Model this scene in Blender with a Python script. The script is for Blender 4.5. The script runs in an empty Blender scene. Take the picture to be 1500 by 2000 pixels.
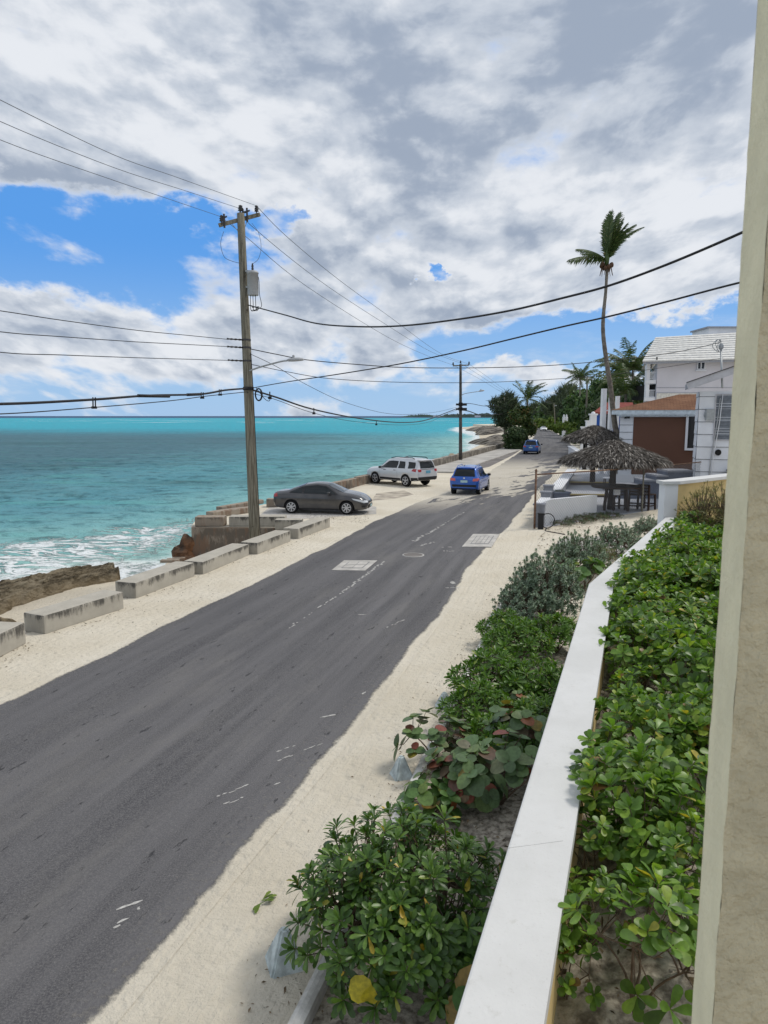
import bpy, bmesh, math, random
from mathutils import Vector, Matrix, noise
from mathutils.bvhtree import BVHTree
R = math.radians
rnd = random.Random(7)
S = bpy.context.scene
COL = S.collection
# ------------------------------------------------------------------ camera
H, F, PITCH = 4.5, 1387.0, math.atan(188 / 1387.0)
cam = bpy.data.cameras.new('camera'); co = bpy.data.objects.new('camera', cam); COL.objects.link(co)
cam.sensor_fit = 'VERTICAL'; cam.sensor_height = 36; cam.lens = 36 * F / 2000
cam.clip_start = 0.05; cam.clip_end = 30000
co.location = (0, 0, H); co.rotation_euler = (R(90) - PITCH, 0, 0)
cam.dof.use_dof = True; cam.dof.focus_distance = 14; cam.dof.aperture_fstop = 11
S.camera = co
SP, CP = math.sin(PITCH), math.cos(PITCH)
def ray(u, v):
    a, b = (u - 750) / F, (1000 - v) / F
    return Vector((a, CP + b * SP, b * CP - SP))
def G(u, v, z=0.0):                      # where the sight line of a pixel meets height z
    d = ray(u, v); t = (z - H) / d.z
    return Vector((d.x * t, d.y * t, z))
def D(u, v, y):                          # where it meets distance y
    d = ray(u, v); t = y / d.y
    return Vector((d.x * t, y, H + d.z * t))
# ------------------------------------------------------------------ sky, sun, exposure
S.view_settings.view_transform = 'Standard'; S.view_settings.look = 'None'
S.view_settings.exposure = 0.0; S.view_settings.gamma = 1.0
SUN_EL, SUN_AZ = R(56), R(66)            # azimuth clockwise from +Y
class X:                                 # a socket with arithmetic
    def __init__(s, t, o): s.t, s.o = t, o
    def m(s, op, *a, clamp=False):
        n = s.t.nodes.new('ShaderNodeMath'); n.operation = op; n.use_clamp = clamp
        for i, q in enumerate((s,) + a):
            if isinstance(q, X): s.t.links.new(q.o, n.inputs[i])
            else: n.inputs[i].default_value = q
        return X(s.t, n.outputs[0])
    def __add__(s, o): return s.m('ADD', o)
    __radd__ = __add__
    def __sub__(s, o): return s.m('SUBTRACT', o)
    def __rsub__(s, o): return s.m('MULTIPLY', -1.0).m('ADD', o)
    def __mul__(s, o): return s.m('MULTIPLY', o)
    __rmul__ = __mul__
    def __truediv__(s, o): return s.m('DIVIDE', o)
    def pw(s, e): return s.m('POWER', e)
    def mx(s, o): return s.m('MAXIMUM', o)
    def mn(s, o): return s.m('MINIMUM', o)
    def abs(s): return s.m('ABSOLUTE')
    def ss(s, a, b, lo=0.0, hi=1.0):     # smoothstep a..b -> lo..hi
        n = s.t.nodes.new('ShaderNodeMapRange'); n.interpolation_type = 'SMOOTHSTEP'
        if a > b: a, b, lo, hi = b, a, hi, lo
        for i, q in enumerate((None, a, b, lo, hi)):
            if i: n.inputs[i].default_value = q
        s.t.links.new(s.o, n.inputs[0]); return X(s.t, n.outputs[0])
def sep(t, o):
    n = t.nodes.new('ShaderNodeSeparateXYZ'); t.links.new(o, n.inputs[0])
    return [X(t, n.outputs[i]) for i in range(3)]
def comb(t, x, y, z=0.0):
    n = t.nodes.new('ShaderNodeCombineXYZ')
    for i, q in enumerate((x, y, z)):
        if isinstance(q, X): t.links.new(q.o, n.inputs[i])
        else: n.inputs[i].default_value = q
    return n.outputs[0]
def nz(t, vec, scale, detail=4, rough=.5, dist=0.0, kind='noise'):
    if kind == 'vor':
        n = t.nodes.new('ShaderNodeTexVoronoi'); n.inputs['Scale'].default_value = scale
        if vec is not None: t.links.new(vec, n.inputs['Vector'])
        return X(t, n.outputs['Distance'])
    n = t.nodes.new('ShaderNodeTexNoise')
    n.inputs['Scale'].default_value = scale; n.inputs['Detail'].default_value = detail
    n.inputs['Roughness'].default_value = rough; n.inputs['Distortion'].default_value = dist
    if vec is not None: t.links.new(vec, n.inputs['Vector'])
    return X(t, n.outputs[0])
def mixc(t, f, a, b, blend='MIX'):
    n = t.nodes.new('ShaderNodeMix'); n.data_type = 'RGBA'; n.blend_type = blend
    for i, q in ((0, f), (6, a), (7, b)):
        if isinstance(q, X): t.links.new(q.o, n.inputs[i])
        elif hasattr(q, 'links') or isinstance(q, bpy.types.NodeSocket): t.links.new(q, n.inputs[i])
        elif i == 0: n.inputs[0].default_value = q
        else: n.inputs[i].default_value = (*q, 1)
    return n.outputs[2]
W = bpy.data.worlds.new('World'); S.world = W; W.use_nodes = True
def build_sky():
    t = W.node_tree; t.nodes.clear()
    out = t.nodes.new('ShaderNodeOutputWorld'); bg = t.nodes.new('ShaderNodeBackground')
    t.links.new(bg.outputs[0], out.inputs[0]); bg.inputs[1].default_value = 0.1
    sky = t.nodes.new('ShaderNodeTexSky'); sky.sky_type = 'NISHITA'; sky.sun_disc = False
    sky.sun_elevation = SUN_EL; sky.sun_rotation = SUN_AZ; sky.air_density = 1.0; sky.dust_density = .15; sky.ozone_density = 3.0
    tc = t.nodes.new('ShaderNodeTexCoord'); g = tc.outputs['Generated']
    x, y, z = sep(t, g)
    hyp = (x * x + y * y).pw(.5).mx(.01)
    b = z / hyp
    az = x.m('ARCTAN2', y)
    q = b.mx(0.0) + .34
    px, py = az / q, q.m('LOGARITHM', 2.718) * 1.55
    P = comb(t, px, py, 0.0)
    w1 = nz(t, P, 2.2, 4, .55) - .5
    w2 = nz(t, comb(t, px + 7.3, py - 2.1, 1.0), 2.2, 4, .55) - .5
    ux, uy = px + w1 * .12, py + w2 * .12
    d1 = nz(t, comb(t, ux, uy, .3), 5.0, 9, .53)
    d2 = nz(t, comb(t, ux + .012, uy + .040, .3), 5.0, 9, .53)
    wob = (nz(t, comb(t, az, b * 1.5, 2.0), 8.0, 7, .62) - .5)
    def hole(a0, b0, ra, rb):
        u = (az + wob * .26 - a0) / ra; v = (b + wob * .13 - b0) / rb
        return (u * u + v * v).ss(2.5, .15)
    h = hole(-.42, .205, .235, .060).mx(hole(.31, .098, .27, .034)).mx(hole(.070, .192, .020, .011) * .72).mx(hole(-.150, .255, .03, .022) * .75)
    h = h.mx(hole(-.46, .325, .07, .02) * .6)
    low = b.ss(.082, .022)
    bias = .36 - h * .60 - low * .58
    dens = d1 * 1.7 - .35 + bias
    mask = dens.ss(.36, .68)
    thin = nz(t, comb(t, az * 1.0, b * 4.0, 4.0), 7.0, 7, .62).ss(.50, .78) * .40 * b.ss(.16, .09)
    mask = mask.mx(thin * b.ss(.0, .03))
    s1 = nz(t, comb(t, px + 3.1, py * 1.1, 5.0), 1.7, 5, .52)
    def bump(a0, b0, ra, rb):
        u = (az + wob * .3 - a0) / ra; v = (b + wob * .15 - b0) / rb
        return (u * u + v * v).ss(1.8, .05)
    dk = bump(.10, .50, .36, .13) * .9 + bump(.2, .345, .28, .05) * .95 + bump(.48, .46, .2, .12) * .8 + bump(-.08, .118, .15, .025) * .55 + bump(-.17, .55, .13, .09) * .45 + bump(-.2, .47, .2, .03) * .3 + bump(.12, .255, .16, .02) * .4
    br = bump(-.38, .38, .22, .07) + bump(-.06, .305, .14, .04) * .8 + bump(.33, .27, .2, .035) * .6 + bump(.17, .412, .16, .025) * .8 + bump(-.40, .150, .22, .022) * .9 + bump(-.42, .53, .15, .05) * .7
    relief = (d2 - d1) * 3.6
    sh = ((s1 - .5) * 1.5 + (d1 - .5) * 1.7 + relief + .36 + dk * .24 - br * .13).ss(-.15, 1.05)
    shade = (sh * dens.ss(.40, .85)).mn(1.0)
    cl = mixc(t, shade.ss(.45, 1.0), mixc(t, shade.ss(0, .55), (8.0, 8.3, 8.8), (5.6, 6.15, 7.0)), (3.4, 4.05, 5.15))
    blue = mixc(t, b.ss(0.0, .24), (3.4, 5.6, 8.6), (1.0, 3.5, 8.5))
    skyc = mixc(t, .88, sky.outputs[0], blue)
    t.links.new(mixc(t, mask, skyc, cl), bg.inputs[0])
build_sky()
sl = bpy.data.lights.new('sun', 'SUN'); so = bpy.data.objects.new('sun', sl); COL.objects.link(so)
sl.energy = 2.1; sl.angle = R(12); sl.color = (1, .95, .87)
sd = Vector((math.sin(SUN_AZ) * math.cos(SUN_EL), math.cos(SUN_AZ) * math.cos(SUN_EL), math.sin(SUN_EL)))
so.rotation_euler = sd.to_track_quat('Z', 'Y').to_euler()
# ------------------------------------------------------------------ mesh builder
class MB:
    def __init__(s): s.v, s.f, s.mi, s.sm = [], [], [], []
    def add(s, vs, fs, mi=0, sm=False):
        o = len(s.v); s.v += [Vector(q) for q in vs]
        for f in fs: s.f.append([i + o for i in f]); s.mi.append(mi); s.sm.append(sm)
        return s
    def box(s, c, d, rz=0.0, mi=0, taper=1.0):
        x, y, z = d[0] / 2, d[1] / 2, d[2] / 2; m = Matrix.Rotation(rz, 3, 'Z'); c = Vector(c)
        vs = [c + m @ Vector((a * x * k, b * y * k, e * z)) for e, k in ((-1, 1), (1, taper)) for a, b in ((-1, -1), (1, -1), (1, 1), (-1, 1))]
        return s.add(vs, [(3, 2, 1, 0), (4, 5, 6, 7), (0, 1, 5, 4), (1, 2, 6, 5), (2, 3, 7, 6), (3, 0, 4, 7)], mi)
    def beam(s, p, q, w, h, mi=0, up=Vector((0, 0, 1))):
        p, q = Vector(p), Vector(q); d = (q - p).normalized()
        r = d.cross(up); r = r.normalized() if r.length > 1e-4 else Vector((1, 0, 0)); n = r.cross(d)
        vs = [e + r * a * w / 2 + n * b * h / 2 for e in (p, q) for a, b in ((-1, -1), (1, -1), (1, 1), (-1, 1))]
        return s.add(vs, [(0, 1, 2, 3), (7, 6, 5, 4), (4, 5, 1, 0), (5, 6, 2, 1), (6, 7, 3, 2), (7, 4, 0, 3)], mi)
    def prism(s, pts, z0, z1, mi=0, top=None):
        n = len(pts); vs = [(p[0], p[1], z0) for p in pts] + [(p[0], p[1], z1) for p in pts]
        s.add(vs, [list(range(n))[::-1]] + [(i, (i + 1) % n, n + (i + 1) % n, n + i) for i in range(n)], mi)
        return s.add(vs[n:], [list(range(n))], mi if top is None else top)
    def tube(s, pts, r, n=6, mi=0, cap=True, sm=True):
        pts = [Vector(p) for p in pts]; rr = r if isinstance(r, (list, tuple)) else [r] * len(pts)
        o = len(s.v); side = None
        for i, p in enumerate(pts):
            d = (pts[min(i + 1, len(pts) - 1)] - pts[max(i - 1, 0)]).normalized()
            if side is None:
                side = d.cross(Vector((0, 0, 1)) if abs(d.z) < .9 else Vector((1, 0, 0))).normalized()
            side = (side - d * side.dot(d)).normalized(); up = d.cross(side)
            for k in range(n):
                a = 2 * math.pi * k / n; s.v.append(p + (side * math.cos(a) + up * math.sin(a)) * rr[i])
        for i in range(len(pts) - 1):
            for k in range(n):
                a, b = o + i * n + k, o + i * n + (k + 1) % n
                s.f.append([a, b, b + n, a + n]); s.mi.append(mi); s.sm.append(sm)
        if cap:
            e = o + (len(pts) - 1) * n
            s.f += [[o + k for k in range(n)][::-1], [e + k for k in range(n)]]; s.mi += [mi, mi]; s.sm += [False, False]
        return s
    def lathe(s, c, prof, n=16, mi=0, axis='Z', sm=True):
        c = Vector(c); vs = []
        for r, h in prof:
            for k in range(n):
                a = 2 * math.pi * k / n; p = Vector((r * math.cos(a), r * math.sin(a), h))
                if axis == 'Y': p = Vector((p.x, p.z, p.y))
                if axis == 'X': p = Vector((p.z, p.x, p.y))
                vs.append(c + p)
        fs = [(i * n + k, i * n + (k + 1) % n, (i + 1) * n + (k + 1) % n, (i + 1) * n + k) for i in range(len(prof) - 1) for k in range(n)]
        s.add(vs, fs, mi, sm); m = len(prof) - 1
        s.add([vs[k] for k in range(n)], [list(range(n))[::-1]], mi); s.add([vs[m * n + k] for k in range(n)], [list(range(n))], mi)
        return s
    def grid(s, fn, nu, nv, mi=0, sm=True):
        vs = [fn(i / nu, j / nv) for j in range(nv + 1) for i in range(nu + 1)]
        w = nu + 1
        return s.add(vs, [(j * w + i, j * w + i + 1, (j + 1) * w + i + 1, (j + 1) * w + i) for j in range(nv) for i in range(nu)], mi, sm)
    def mesh(s, name, mats):
        me = bpy.data.meshes.new(name); me.from_pydata([tuple(q) for q in s.v], [], s.f)
        for m in (mats if isinstance(mats, (list, tuple)) else [mats]): me.materials.append(m)
        me.polygons.foreach_set('material_index', s.mi); me.polygons.foreach_set('use_smooth', s.sm)
        me.update(); return me
    def build(s, name, mats, parent=None, world=False, bevel=0):
        if world and parent is not None:
            o = parent.location
            s.v = [q - o for q in s.v]
        ob = bpy.data.objects.new(name, s.mesh(name, mats)); COL.objects.link(ob)
        if parent is not None: ob.parent = parent
        if bevel:
            b = ob.modifiers.new('bevel', 'BEVEL'); b.width = bevel; b.segments = 2; b.limit_method = 'ANGLE'; b.angle_limit = R(40)
        return ob
def tag(o, label=None, cat=None, group=None, kind=None):
    for k, q in (('label', label), ('category', cat), ('group', group), ('kind', kind)):
        if q: o[k] = q
    return o
def thing(name, loc, label, cat, group=None, rz=0.0):
    e = bpy.data.objects.new(name, None); COL.objects.link(e); e.location = loc; e.rotation_euler = (0, 0, rz); e.empty_display_size = .2
    return tag(e, label, cat, group)
def copy_tree(o, parent=None):
    c = o.copy(); COL.objects.link(c)
    if parent is not None: c.parent = parent
    for ch in list(o.children): copy_tree(ch, c)
    return c
def lerp_list(tab, y):
    if y <= tab[0][0]: a, b = tab[0], tab[1]
    elif y >= tab[-1][0]: a, b = tab[-2], tab[-1]
    else:
        for a, b in zip(tab, tab[1:]):
            if y <= b[0]: break
    k = (y - a[0]) / (b[0] - a[0]); return a[1] + (b[1] - a[1]) * k
def smooth_line(pts, n=6):
    pts = [Vector(p) for p in pts]; out = []
    for i in range(len(pts) - 1):
        p0, p1, p2, p3 = pts[max(i - 1, 0)], pts[i], pts[i + 1], pts[min(i + 2, len(pts) - 1)]
        for k in range(n):
            t = k / n
            out.append(.5 * ((2 * p1) + (p2 - p0) * t + (2 * p0 - 5 * p1 + 4 * p2 - p3) * t * t + (3 * p1 - p0 - 3 * p2 + p3) * t ** 3))
    return out + [pts[-1]]
# ------------------------------------------------------------------ materials
def newmat(name):
    m = bpy.data.materials.new(name); m.use_nodes = True; t = m.node_tree
    return m, t, t.nodes['Principled BSDF']
def pos(t): return t.nodes.new('ShaderNodeNewGeometry').outputs['Position']
def objc(t): return t.nodes.new('ShaderNodeTexCoord').outputs['Object']
def bumpn(t, p, h, strength, dist=.02):
    n = t.nodes.new('ShaderNodeBump'); n.inputs['Strength'].default_value = strength; n.inputs['Distance'].default_value = dist
    t.links.new(h.o, n.inputs['Height']); t.links.new(n.outputs[0], p.inputs['Normal'])
def mat(name, col, rough=.7, var=.15, scale=6, bump=0, bscale=40, spec=.3, metal=0, coat=0, col2=None):
    m, t, p = newmat(name); c = objc(t)
    a = tuple(q * (1 - var) for q in col); b = tuple(min(1, q * (1 + var)) for q in col) if col2 is None else col2
    f = nz(t, c, scale, 5, .6).ss(.3, .7)
    t.links.new(mixc(t, f, a, b), p.inputs['Base Color'])
    p.inputs['Roughness'].default_value = rough; p.inputs['Specular IOR Level'].default_value = spec; p.inputs['Metallic'].default_value = metal
    if coat: p.inputs['Coat Weight'].default_value = coat; p.inputs['Coat Roughness'].default_value = .06
    if bump: bumpn(t, p, nz(t, c, bscale, 5, .6), bump)
    return m
def leafmat(name, cols, rough=.42, trans=.22, spec=.35):
    m, t, p = newmat(name)
    g = t.nodes.new('ShaderNodeNewGeometry')
    r = t.nodes.new('ShaderNodeValToRGB'); e = r.color_ramp.elements
    while len(e) < len(cols): e.new(.5)
    for i, (q, c) in enumerate(cols): e[i].position = q; e[i].color = (*c, 1)
    t.links.new(g.outputs['Random Per Island'], r.inputs[0])
    v = nz(t, objc(t), 30, 3)
    c = mixc(t, v.ss(.3, .7) * .35, r.outputs[0], (.02, .03, .01))
    t.links.new(c, p.inputs['Base Color']); p.inputs['Roughness'].default_value = rough; p.inputs['Specular IOR Level'].default_value = spec
    tr = t.nodes.new('ShaderNodeBsdfTranslucent'); mx = t.nodes.new('ShaderNodeMixShader'); mx.inputs[0].default_value = trans
    br = mixc(t, 1.0, c, (1.5, 1.6, .8), 'MULTIPLY'); t.links.new(br, tr.inputs[0])
    o = [n for n in t.nodes if n.type == 'OUTPUT_MATERIAL'][0]
    t.links.new(p.outputs[0], mx.inputs[1]); t.links.new(tr.outputs[0], mx.inputs[2]); t.links.new(mx.outputs[0], o.inputs[0])
    return m
def sandcolor(t, P):
    a = nz(t, P, .5, 5, .6).ss(.3, .7); b = nz(t, P, 9, 6, .7).ss(.3, .75); c = nz(t, P, 70, 3, .6).ss(.55, .8)
    q = mixc(t, a, (.62, .56, .45), (.70, .645, .54))
    q = mixc(t, b * .25, q, (.50, .45, .36))
    return mixc(t, c * .18, q, (.34, .29, .22))
def m_sand():
    m, t, p = newmat('sand'); P = pos(t)
    c = sandcolor(t, P)
    x, y, z = sep(t, P)
    # damp and dirty sand lower down the beach
    c = mixc(t, z.ss(-.9, -2.0) * .45, c, (.45, .37, .26))
    lit = nz(t, P, 2.2, 8, .75).ss(.62, .72) * nz(t, P, .35, 2).ss(.45, .6) * .5
    c = mixc(t, lit, c, (.24, .18, .12))
    t.links.new(c, p.inputs['Base Color']); p.inputs['Roughness'].default_value = .95; p.inputs['Specular IOR Level'].default_value = .1
    # ruts running beside the road, footprints
    bumpn(t, p, sandheight(t, P), .8, .07)
    return m
def sandheight(t, P):
    x, y, z = sep(t, P); al = x * .965 - y * .26
    rut = nz(t, comb(t, al * 6, (y * .965 + x * .26) * .35, 0), 1.0, 5, .6)
    foot = nz(t, P, 5.5, 2, .5, 0, 'vor').ss(.0, .45)
    fine = nz(t, P, 28, 6, .7)
    return rut * 1.1 + foot * .4 + fine * .5 + nz(t, P, 11, 5, .65) * .7 + nz(t, P, 2.5, 5, .6) * .8
def m_road():
    m, t, p = newmat('asphalt'); P = pos(t); x, y, z = sep(t, P)
    n = t.nodes.new('ShaderNodeUVMap'); u, v, _ = sep(t, n.outputs[0])      # u across in -1..1 (0..1 stored), v metres along
    u = u * 2 - 1
    st = comb(t, u * 2.6, v * .035, 0)
    lane = nz(t, st, 2.2, 5, .6)
    big = nz(t, P, .35, 5, .6)
    fine = nz(t, P, 55, 4, .8); grit = nz(t, P, 75, 3, .65)
    c = mixc(t, lane.ss(.32, .68), (.046, .045, .051), (.128, .124, .129))
    c = mixc(t, big.ss(.35, .7) * .4, c, (.095, .092, .096))
    dust = nz(t, comb(t, u * 1.4, v * .10, 7.0), 1.6, 7, .68).ss(.50, .72)
    c = mixc(t, dust * .55, c, (.175, .165, .152))
    c = mixc(t, u.ss(.25, -.9) * .35, c, (.05, .049, .055))
    c = mixc(t, fine.ss(.40, .66) * .75, c, (.165, .160, .158))
    c = mixc(t, grit.ss(.60, .72) * .6, c, (.27, .26, .25))
    pit = nz(t, comb(t, u * 16, v * 1.6, 3.0), 1.6, 4, .7).ss(.625, .70)
    c = mixc(t, pit * .75, c, (.022, .022, .025))
    # sand blown over the edges and, past the drains, across the lane
    edge = nz(t, P, .28, 4, .55); e2 = nz(t, P, 14, 5, .7)
    au = u.abs() + (edge - .5) * .22 + (e2 - .5) * .045
    s = au.ss(.912, .938)
    film = au.ss(.72, 1.0) * e2.ss(.5, .8) * .4
    str1 = nz(t, comb(t, u * 1.5 - v * .13, v * .10 + u * .5, 1.0), 1.9, 6, .62, .6)
    win = y.ss(31, 40) * y.ss(80, 58)
    lft = (u * -.20 + .015 + y.ss(34, 46) * .15 - y.ss(62, 90) * .15)
    drift = (str1 + lft).ss(.535, .60) * win
    allc = s.mx(film).mx(drift * .93)
    sc = mixc(t, .8, c, sandcolor(t, P))
    scol = mixc(t, s, sc, sandcolor(t, P))
    c = mixc(t, allc, c, scol)
    t.links.new(c, p.inputs['Base Color']); p.inputs['Roughness'].default_value = .82; p.inputs['Specular IOR Level'].default_value = .28
    sh_ = sandheight(t, P); rh = fine * .09 + grit * .07 - pit * .12 + 1.1
    bumpn(t, p, rh + (sh_ - rh) * allc, .8, .07)
    return m
def m_stain(name, col, dark, rust=None, zs=1.0, amount=1.0):       # weathered concrete: dirt runs down from the upper edge
    m, t, p = newmat(name); C = objc(t); P = pos(t); x, y, z = sep(t, P); ox, oy, oz = sep(t, C)
    a = nz(t, P, 2.2, 6, .65); f = nz(t, P, 30, 4, .7)
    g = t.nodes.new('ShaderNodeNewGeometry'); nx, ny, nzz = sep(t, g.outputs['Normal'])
    drip = nz(t, comb(t, x * 4.5, y * 4.5, z * 1.1), 1.6, 8, .78)
    top = oz.ss(.10 * zs, .42 * zs)
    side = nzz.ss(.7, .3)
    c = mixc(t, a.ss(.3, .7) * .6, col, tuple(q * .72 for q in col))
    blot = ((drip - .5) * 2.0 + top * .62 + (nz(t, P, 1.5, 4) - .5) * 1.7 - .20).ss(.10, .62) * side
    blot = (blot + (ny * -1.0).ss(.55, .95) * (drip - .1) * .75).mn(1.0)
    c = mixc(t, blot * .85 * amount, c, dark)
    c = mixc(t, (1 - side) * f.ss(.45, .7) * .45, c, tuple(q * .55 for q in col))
    if rust: c = mixc(t, nz(t, comb(t, x * 3, y * 3, z * .7), 1.1, 5, .6).ss(.5, .62) * .8, c, rust)
    t.links.new(c, p.inputs['Base Color']); p.inputs['Roughness'].default_value = .92; p.inputs['Specular IOR Level'].default_value = .15
    bumpn(t, p, f + a, .35, .015)
    return m
M = {}
def m_cap():
    m, t, p = newmat('white_coping'); P = pos(t)
    a = nz(t, P, 1.6, 6, .65).ss(.35, .7); b = nz(t, P, 14, 6, .75).ss(.56, .74); g = nz(t, P, 90, 2, .6).ss(.64, .75)
    c = mixc(t, a * .7, (.62, .62, .61), (.53, .53, .515)); c = mixc(t, b * .35, c, (.38, .37, .33)); c = mixc(t, g * .25, c, (.30, .28, .25))
    t.links.new(c, p.inputs['Base Color']); p.inputs['Roughness'].default_value = .65; p.inputs['Specular IOR Level'].default_value = .3
    bumpn(t, p, nz(t, P, 6, 5, .6) * .6 + nz(t, P, 60, 3, .6) * .25, .25, .02); return m
M['sand'] = m_sand(); M['road'] = m_road()
M['conc'] = m_stain('weathered_concrete', (.46, .43, .37), (.045, .043, .04))
M['ruin'] = m_stain('old_concrete', (.34, .29, .235), (.10, .085, .07), (.20, .13, .09), 1.0, .95)
M['slab'] = mat('pale_concrete', (.44, .42, .39), .9, .18, 3, .2, 40)
M['walk'] = mat('path_concrete', (.40, .38, .35), .9, .22, .5, .2, 20)
M['apron'] = mat('worn_asphalt', (.17, .155, .145), .9, .3, .35, .3, 25)
M['iron'] = mat('grey_iron', (.20, .20, .20), .7, .2, 20)
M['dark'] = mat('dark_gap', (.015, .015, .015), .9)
M['paint'] = mat('white_road_paint', (.40, .39, .37), .85, .3, 25)
M['wcap'] = m_cap()
M['yellow'] = mat('yellow_stucco', (.62, .47, .22), .85, .08, 3, .15, 60)
M['whitewall'] = mat('white_wall_paint', (.74, .75, .77), .75, .06, 1.2, .1, 30)
M['soil'] = mat('bed_soil', (.24, .20, .155), .95, .4, 14, 1.0, 30, col2=(.56, .50, .41))
M['stucco'] = mat('column_stucco', (.57, .505, .345), .92, .12, 11, 1.0, 38)  # rough finish, darker than the edge: house shade is put into this colour
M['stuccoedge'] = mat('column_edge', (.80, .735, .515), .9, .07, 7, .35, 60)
M['pyr'] = mat('pale_blue_concrete', (.46, .52, .52), .9, .3, 9, .4, 30)
M['kerb'] = mat('kerb_concrete', (.56, .545, .51), .9, .2, 8, .3, 30)
M['wood'] = None
M['black'] = mat('black_rubber', (.012, .012, .013), .7)
M['wire'] = mat('black_cable', (.018, .018, .02), .6)
M['thinwire'] = mat('bare_wire', (.09, .095, .105), .5)
M['tank'] = mat('grey_tank', (.36, .37, .38), .5, .08, 6)
M['galv'] = mat('galvanised_steel', (.34, .36, .37), .5, .12, 10, metal=.3)
M['rustpipe'] = mat('rusty_pipe', (.17, .10, .065), .8, .4, 9)
M['ceram'] = mat('dark_insulator', (.035, .03, .03), .35, spec=.5)
def m_wood():
    m, t, p = newmat('grey_pole_wood'); C = objc(t); x, y, z = sep(t, C)
    g = nz(t, comb(t, x * 14, y * 14, z * .55), 1.8, 7, .65); k = nz(t, comb(t, x * 3, y * 3, z * 2.0), 2.2, 3).ss(.66, .74)
    c = mixc(t, g.ss(.32, .66), (.085, .075, .055), (.285, .265, .21))
    c = mixc(t, k * .8, c, (.06, .05, .04))
    t.links.new(c, p.inputs['Base Color']); p.inputs['Roughness'].default_value = .95; p.inputs['Specular IOR Level'].default_value = .1
    bumpn(t, p, g, .6, .02); return m
M['wood'] = m_wood()
# ------------------------------------------------------------------ land
EDGE = [(-33, -60), (-13.6, -4), (-7.55, 14), (-4.75, 22.5), (-4.0, 25), (-3.9, 28.5), (-7.9, 28.7), (-8.2, 30.6), (-6.2, 36), (-2.6, 42), (-1.5, 46.2), (5.2, 65), (17, 101), (31, 165), (42, 250), (49, 330), (48, 385), (90, 420), (200, 600), (800, 1500), (2600, 4200)]
def build_ground():
    pts = EDGE + [(9000, 4300), (9000, -60)]
    b = MB(); b.add([(p[0], p[1], 0) for p in pts], [list(range(len(pts)))[::-1]])
    o = b.build('ground', M['sand']); tag(o, kind='structure')
    if o.data.polygons[0].normal.z < 0: o.data.flip_normals()
build_ground()
def near_edge(i):
    return Vector((EDGE[i][0], EDGE[i][1], 0))
# the beach below the road: a strip that falls from the roadside to the sea bed
SEA = -2.2
def build_beach():
    b = MB(); line = []
    near = [(-33, -60), (-13.6, -4), (-7.55, 14), (-4.75, 22.5), (-4.0, 25), (-3.9, 28.6)]
    for (a, c) in zip(near, near[1:]):
        for k in range(10): line.append((a[0] + (c[0] - a[0]) * k / 10, a[1] + (c[1] - a[1]) * k / 10))
    line.append(near[-1]); n = Vector((-.945, .326, 0))
    n2 = Vector((-1, .12, 0))
    prof = [(-.3, -.02), (.25, -.03), (.7, -.25), (1.2, -.75), (2.2, -1.15), (4, -1.42), (6, -1.60), (7.6, -1.74), (9, -1.98), (10, -2.3), (12, -2.8), (15, -3.2), (20, -3.6), (40, -6)]
    rows = []
    for i, (x, y) in enumerate(line):
        w = i / (len(line) - 1); nn = (n * (1 - w) + n2 * w).normalized()
        r = []
        for o, z in prof:
            q = Vector((x, y, 0)) + nn * o
            if o > 1.5: z -= 1.2 * max(0, (w - .80) / .2) * min(1, (o - 1.5) / 2)
            if 1 < o < 12: z += .16 * noise.fractal(Vector((q.x * .35, q.y * .35, 3)), 1, 2, 4)
            r.append(Vector((q.x, q.y, z)))
        rows.append(r)
    # carry the strip in front of the ruined wall
    for x, y in ((-5.5, 28.75), (-8.2, 29.0), (-9.0, 31.5), (-8.0, 36)):
        rows.append([Vector((x - max(0, o) * .9 + (.3 if o < 0 else 0), y + max(0, o) * .25, min(z, -1.95 - .22 * max(0, o)) if o >= 0 else -1.4)) for o, z in prof])
    m = len(prof)
    b.add([q for r in rows for q in r], [(i * m + j, i * m + j + 1, (i + 1) * m + j + 1, (i + 1) * m + j) for i in range(len(rows) - 1) for j in range(m - 1)], 0, True)
    o = b.build('beach', M['sand']); tag(o, kind='structure')
    if sum(p.normal.z for p in o.data.polygons) < 0: o.data.flip_normals()
build_beach()
# far shore below the sea wall: rubble and rock falling to the water
M['rock'] = mat('shore_rock', (.055, .042, .026), .95, .6, 2.6, 1.0, 9, col2=(.27, .215, .135))
M['farrock'] = mat('grey_shore_rock', (.13, .115, .10), .95, .5, .25, .8, 1.2, col2=(.27, .24, .20))
def m_ledge():
    m, t, p = newmat('layered_rock'); P = pos(t); x, y, z = sep(t, P); a = x * .42 + y * .907; c = x * .907 - y * .42
    st = nz(t, comb(t, a * .7, c * 3.5, z * 7), 1.6, 7, .68, .4); f = nz(t, P, 9, 6, .75); g = nz(t, P, 1.2, 4, .6)
    q = mixc(t, (st + (f - .5) * .5).ss(.36, .62), (.030, .026, .019), (.165, .137, .095)); q = mixc(t, g.ss(.46, .62) * .7, q, (.30, .255, .18)); q = mixc(t, z.ss(-1.2, -1.65) * .5, q, (.25, .19, .115))
    t.links.new(q, p.inputs['Base Color']); p.inputs['Roughness'].default_value = .95; p.inputs['Specular IOR Level'].default_value = .1
    bumpn(t, p, st * 1.2 + f * .6, 1.0, .08); return m
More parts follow.
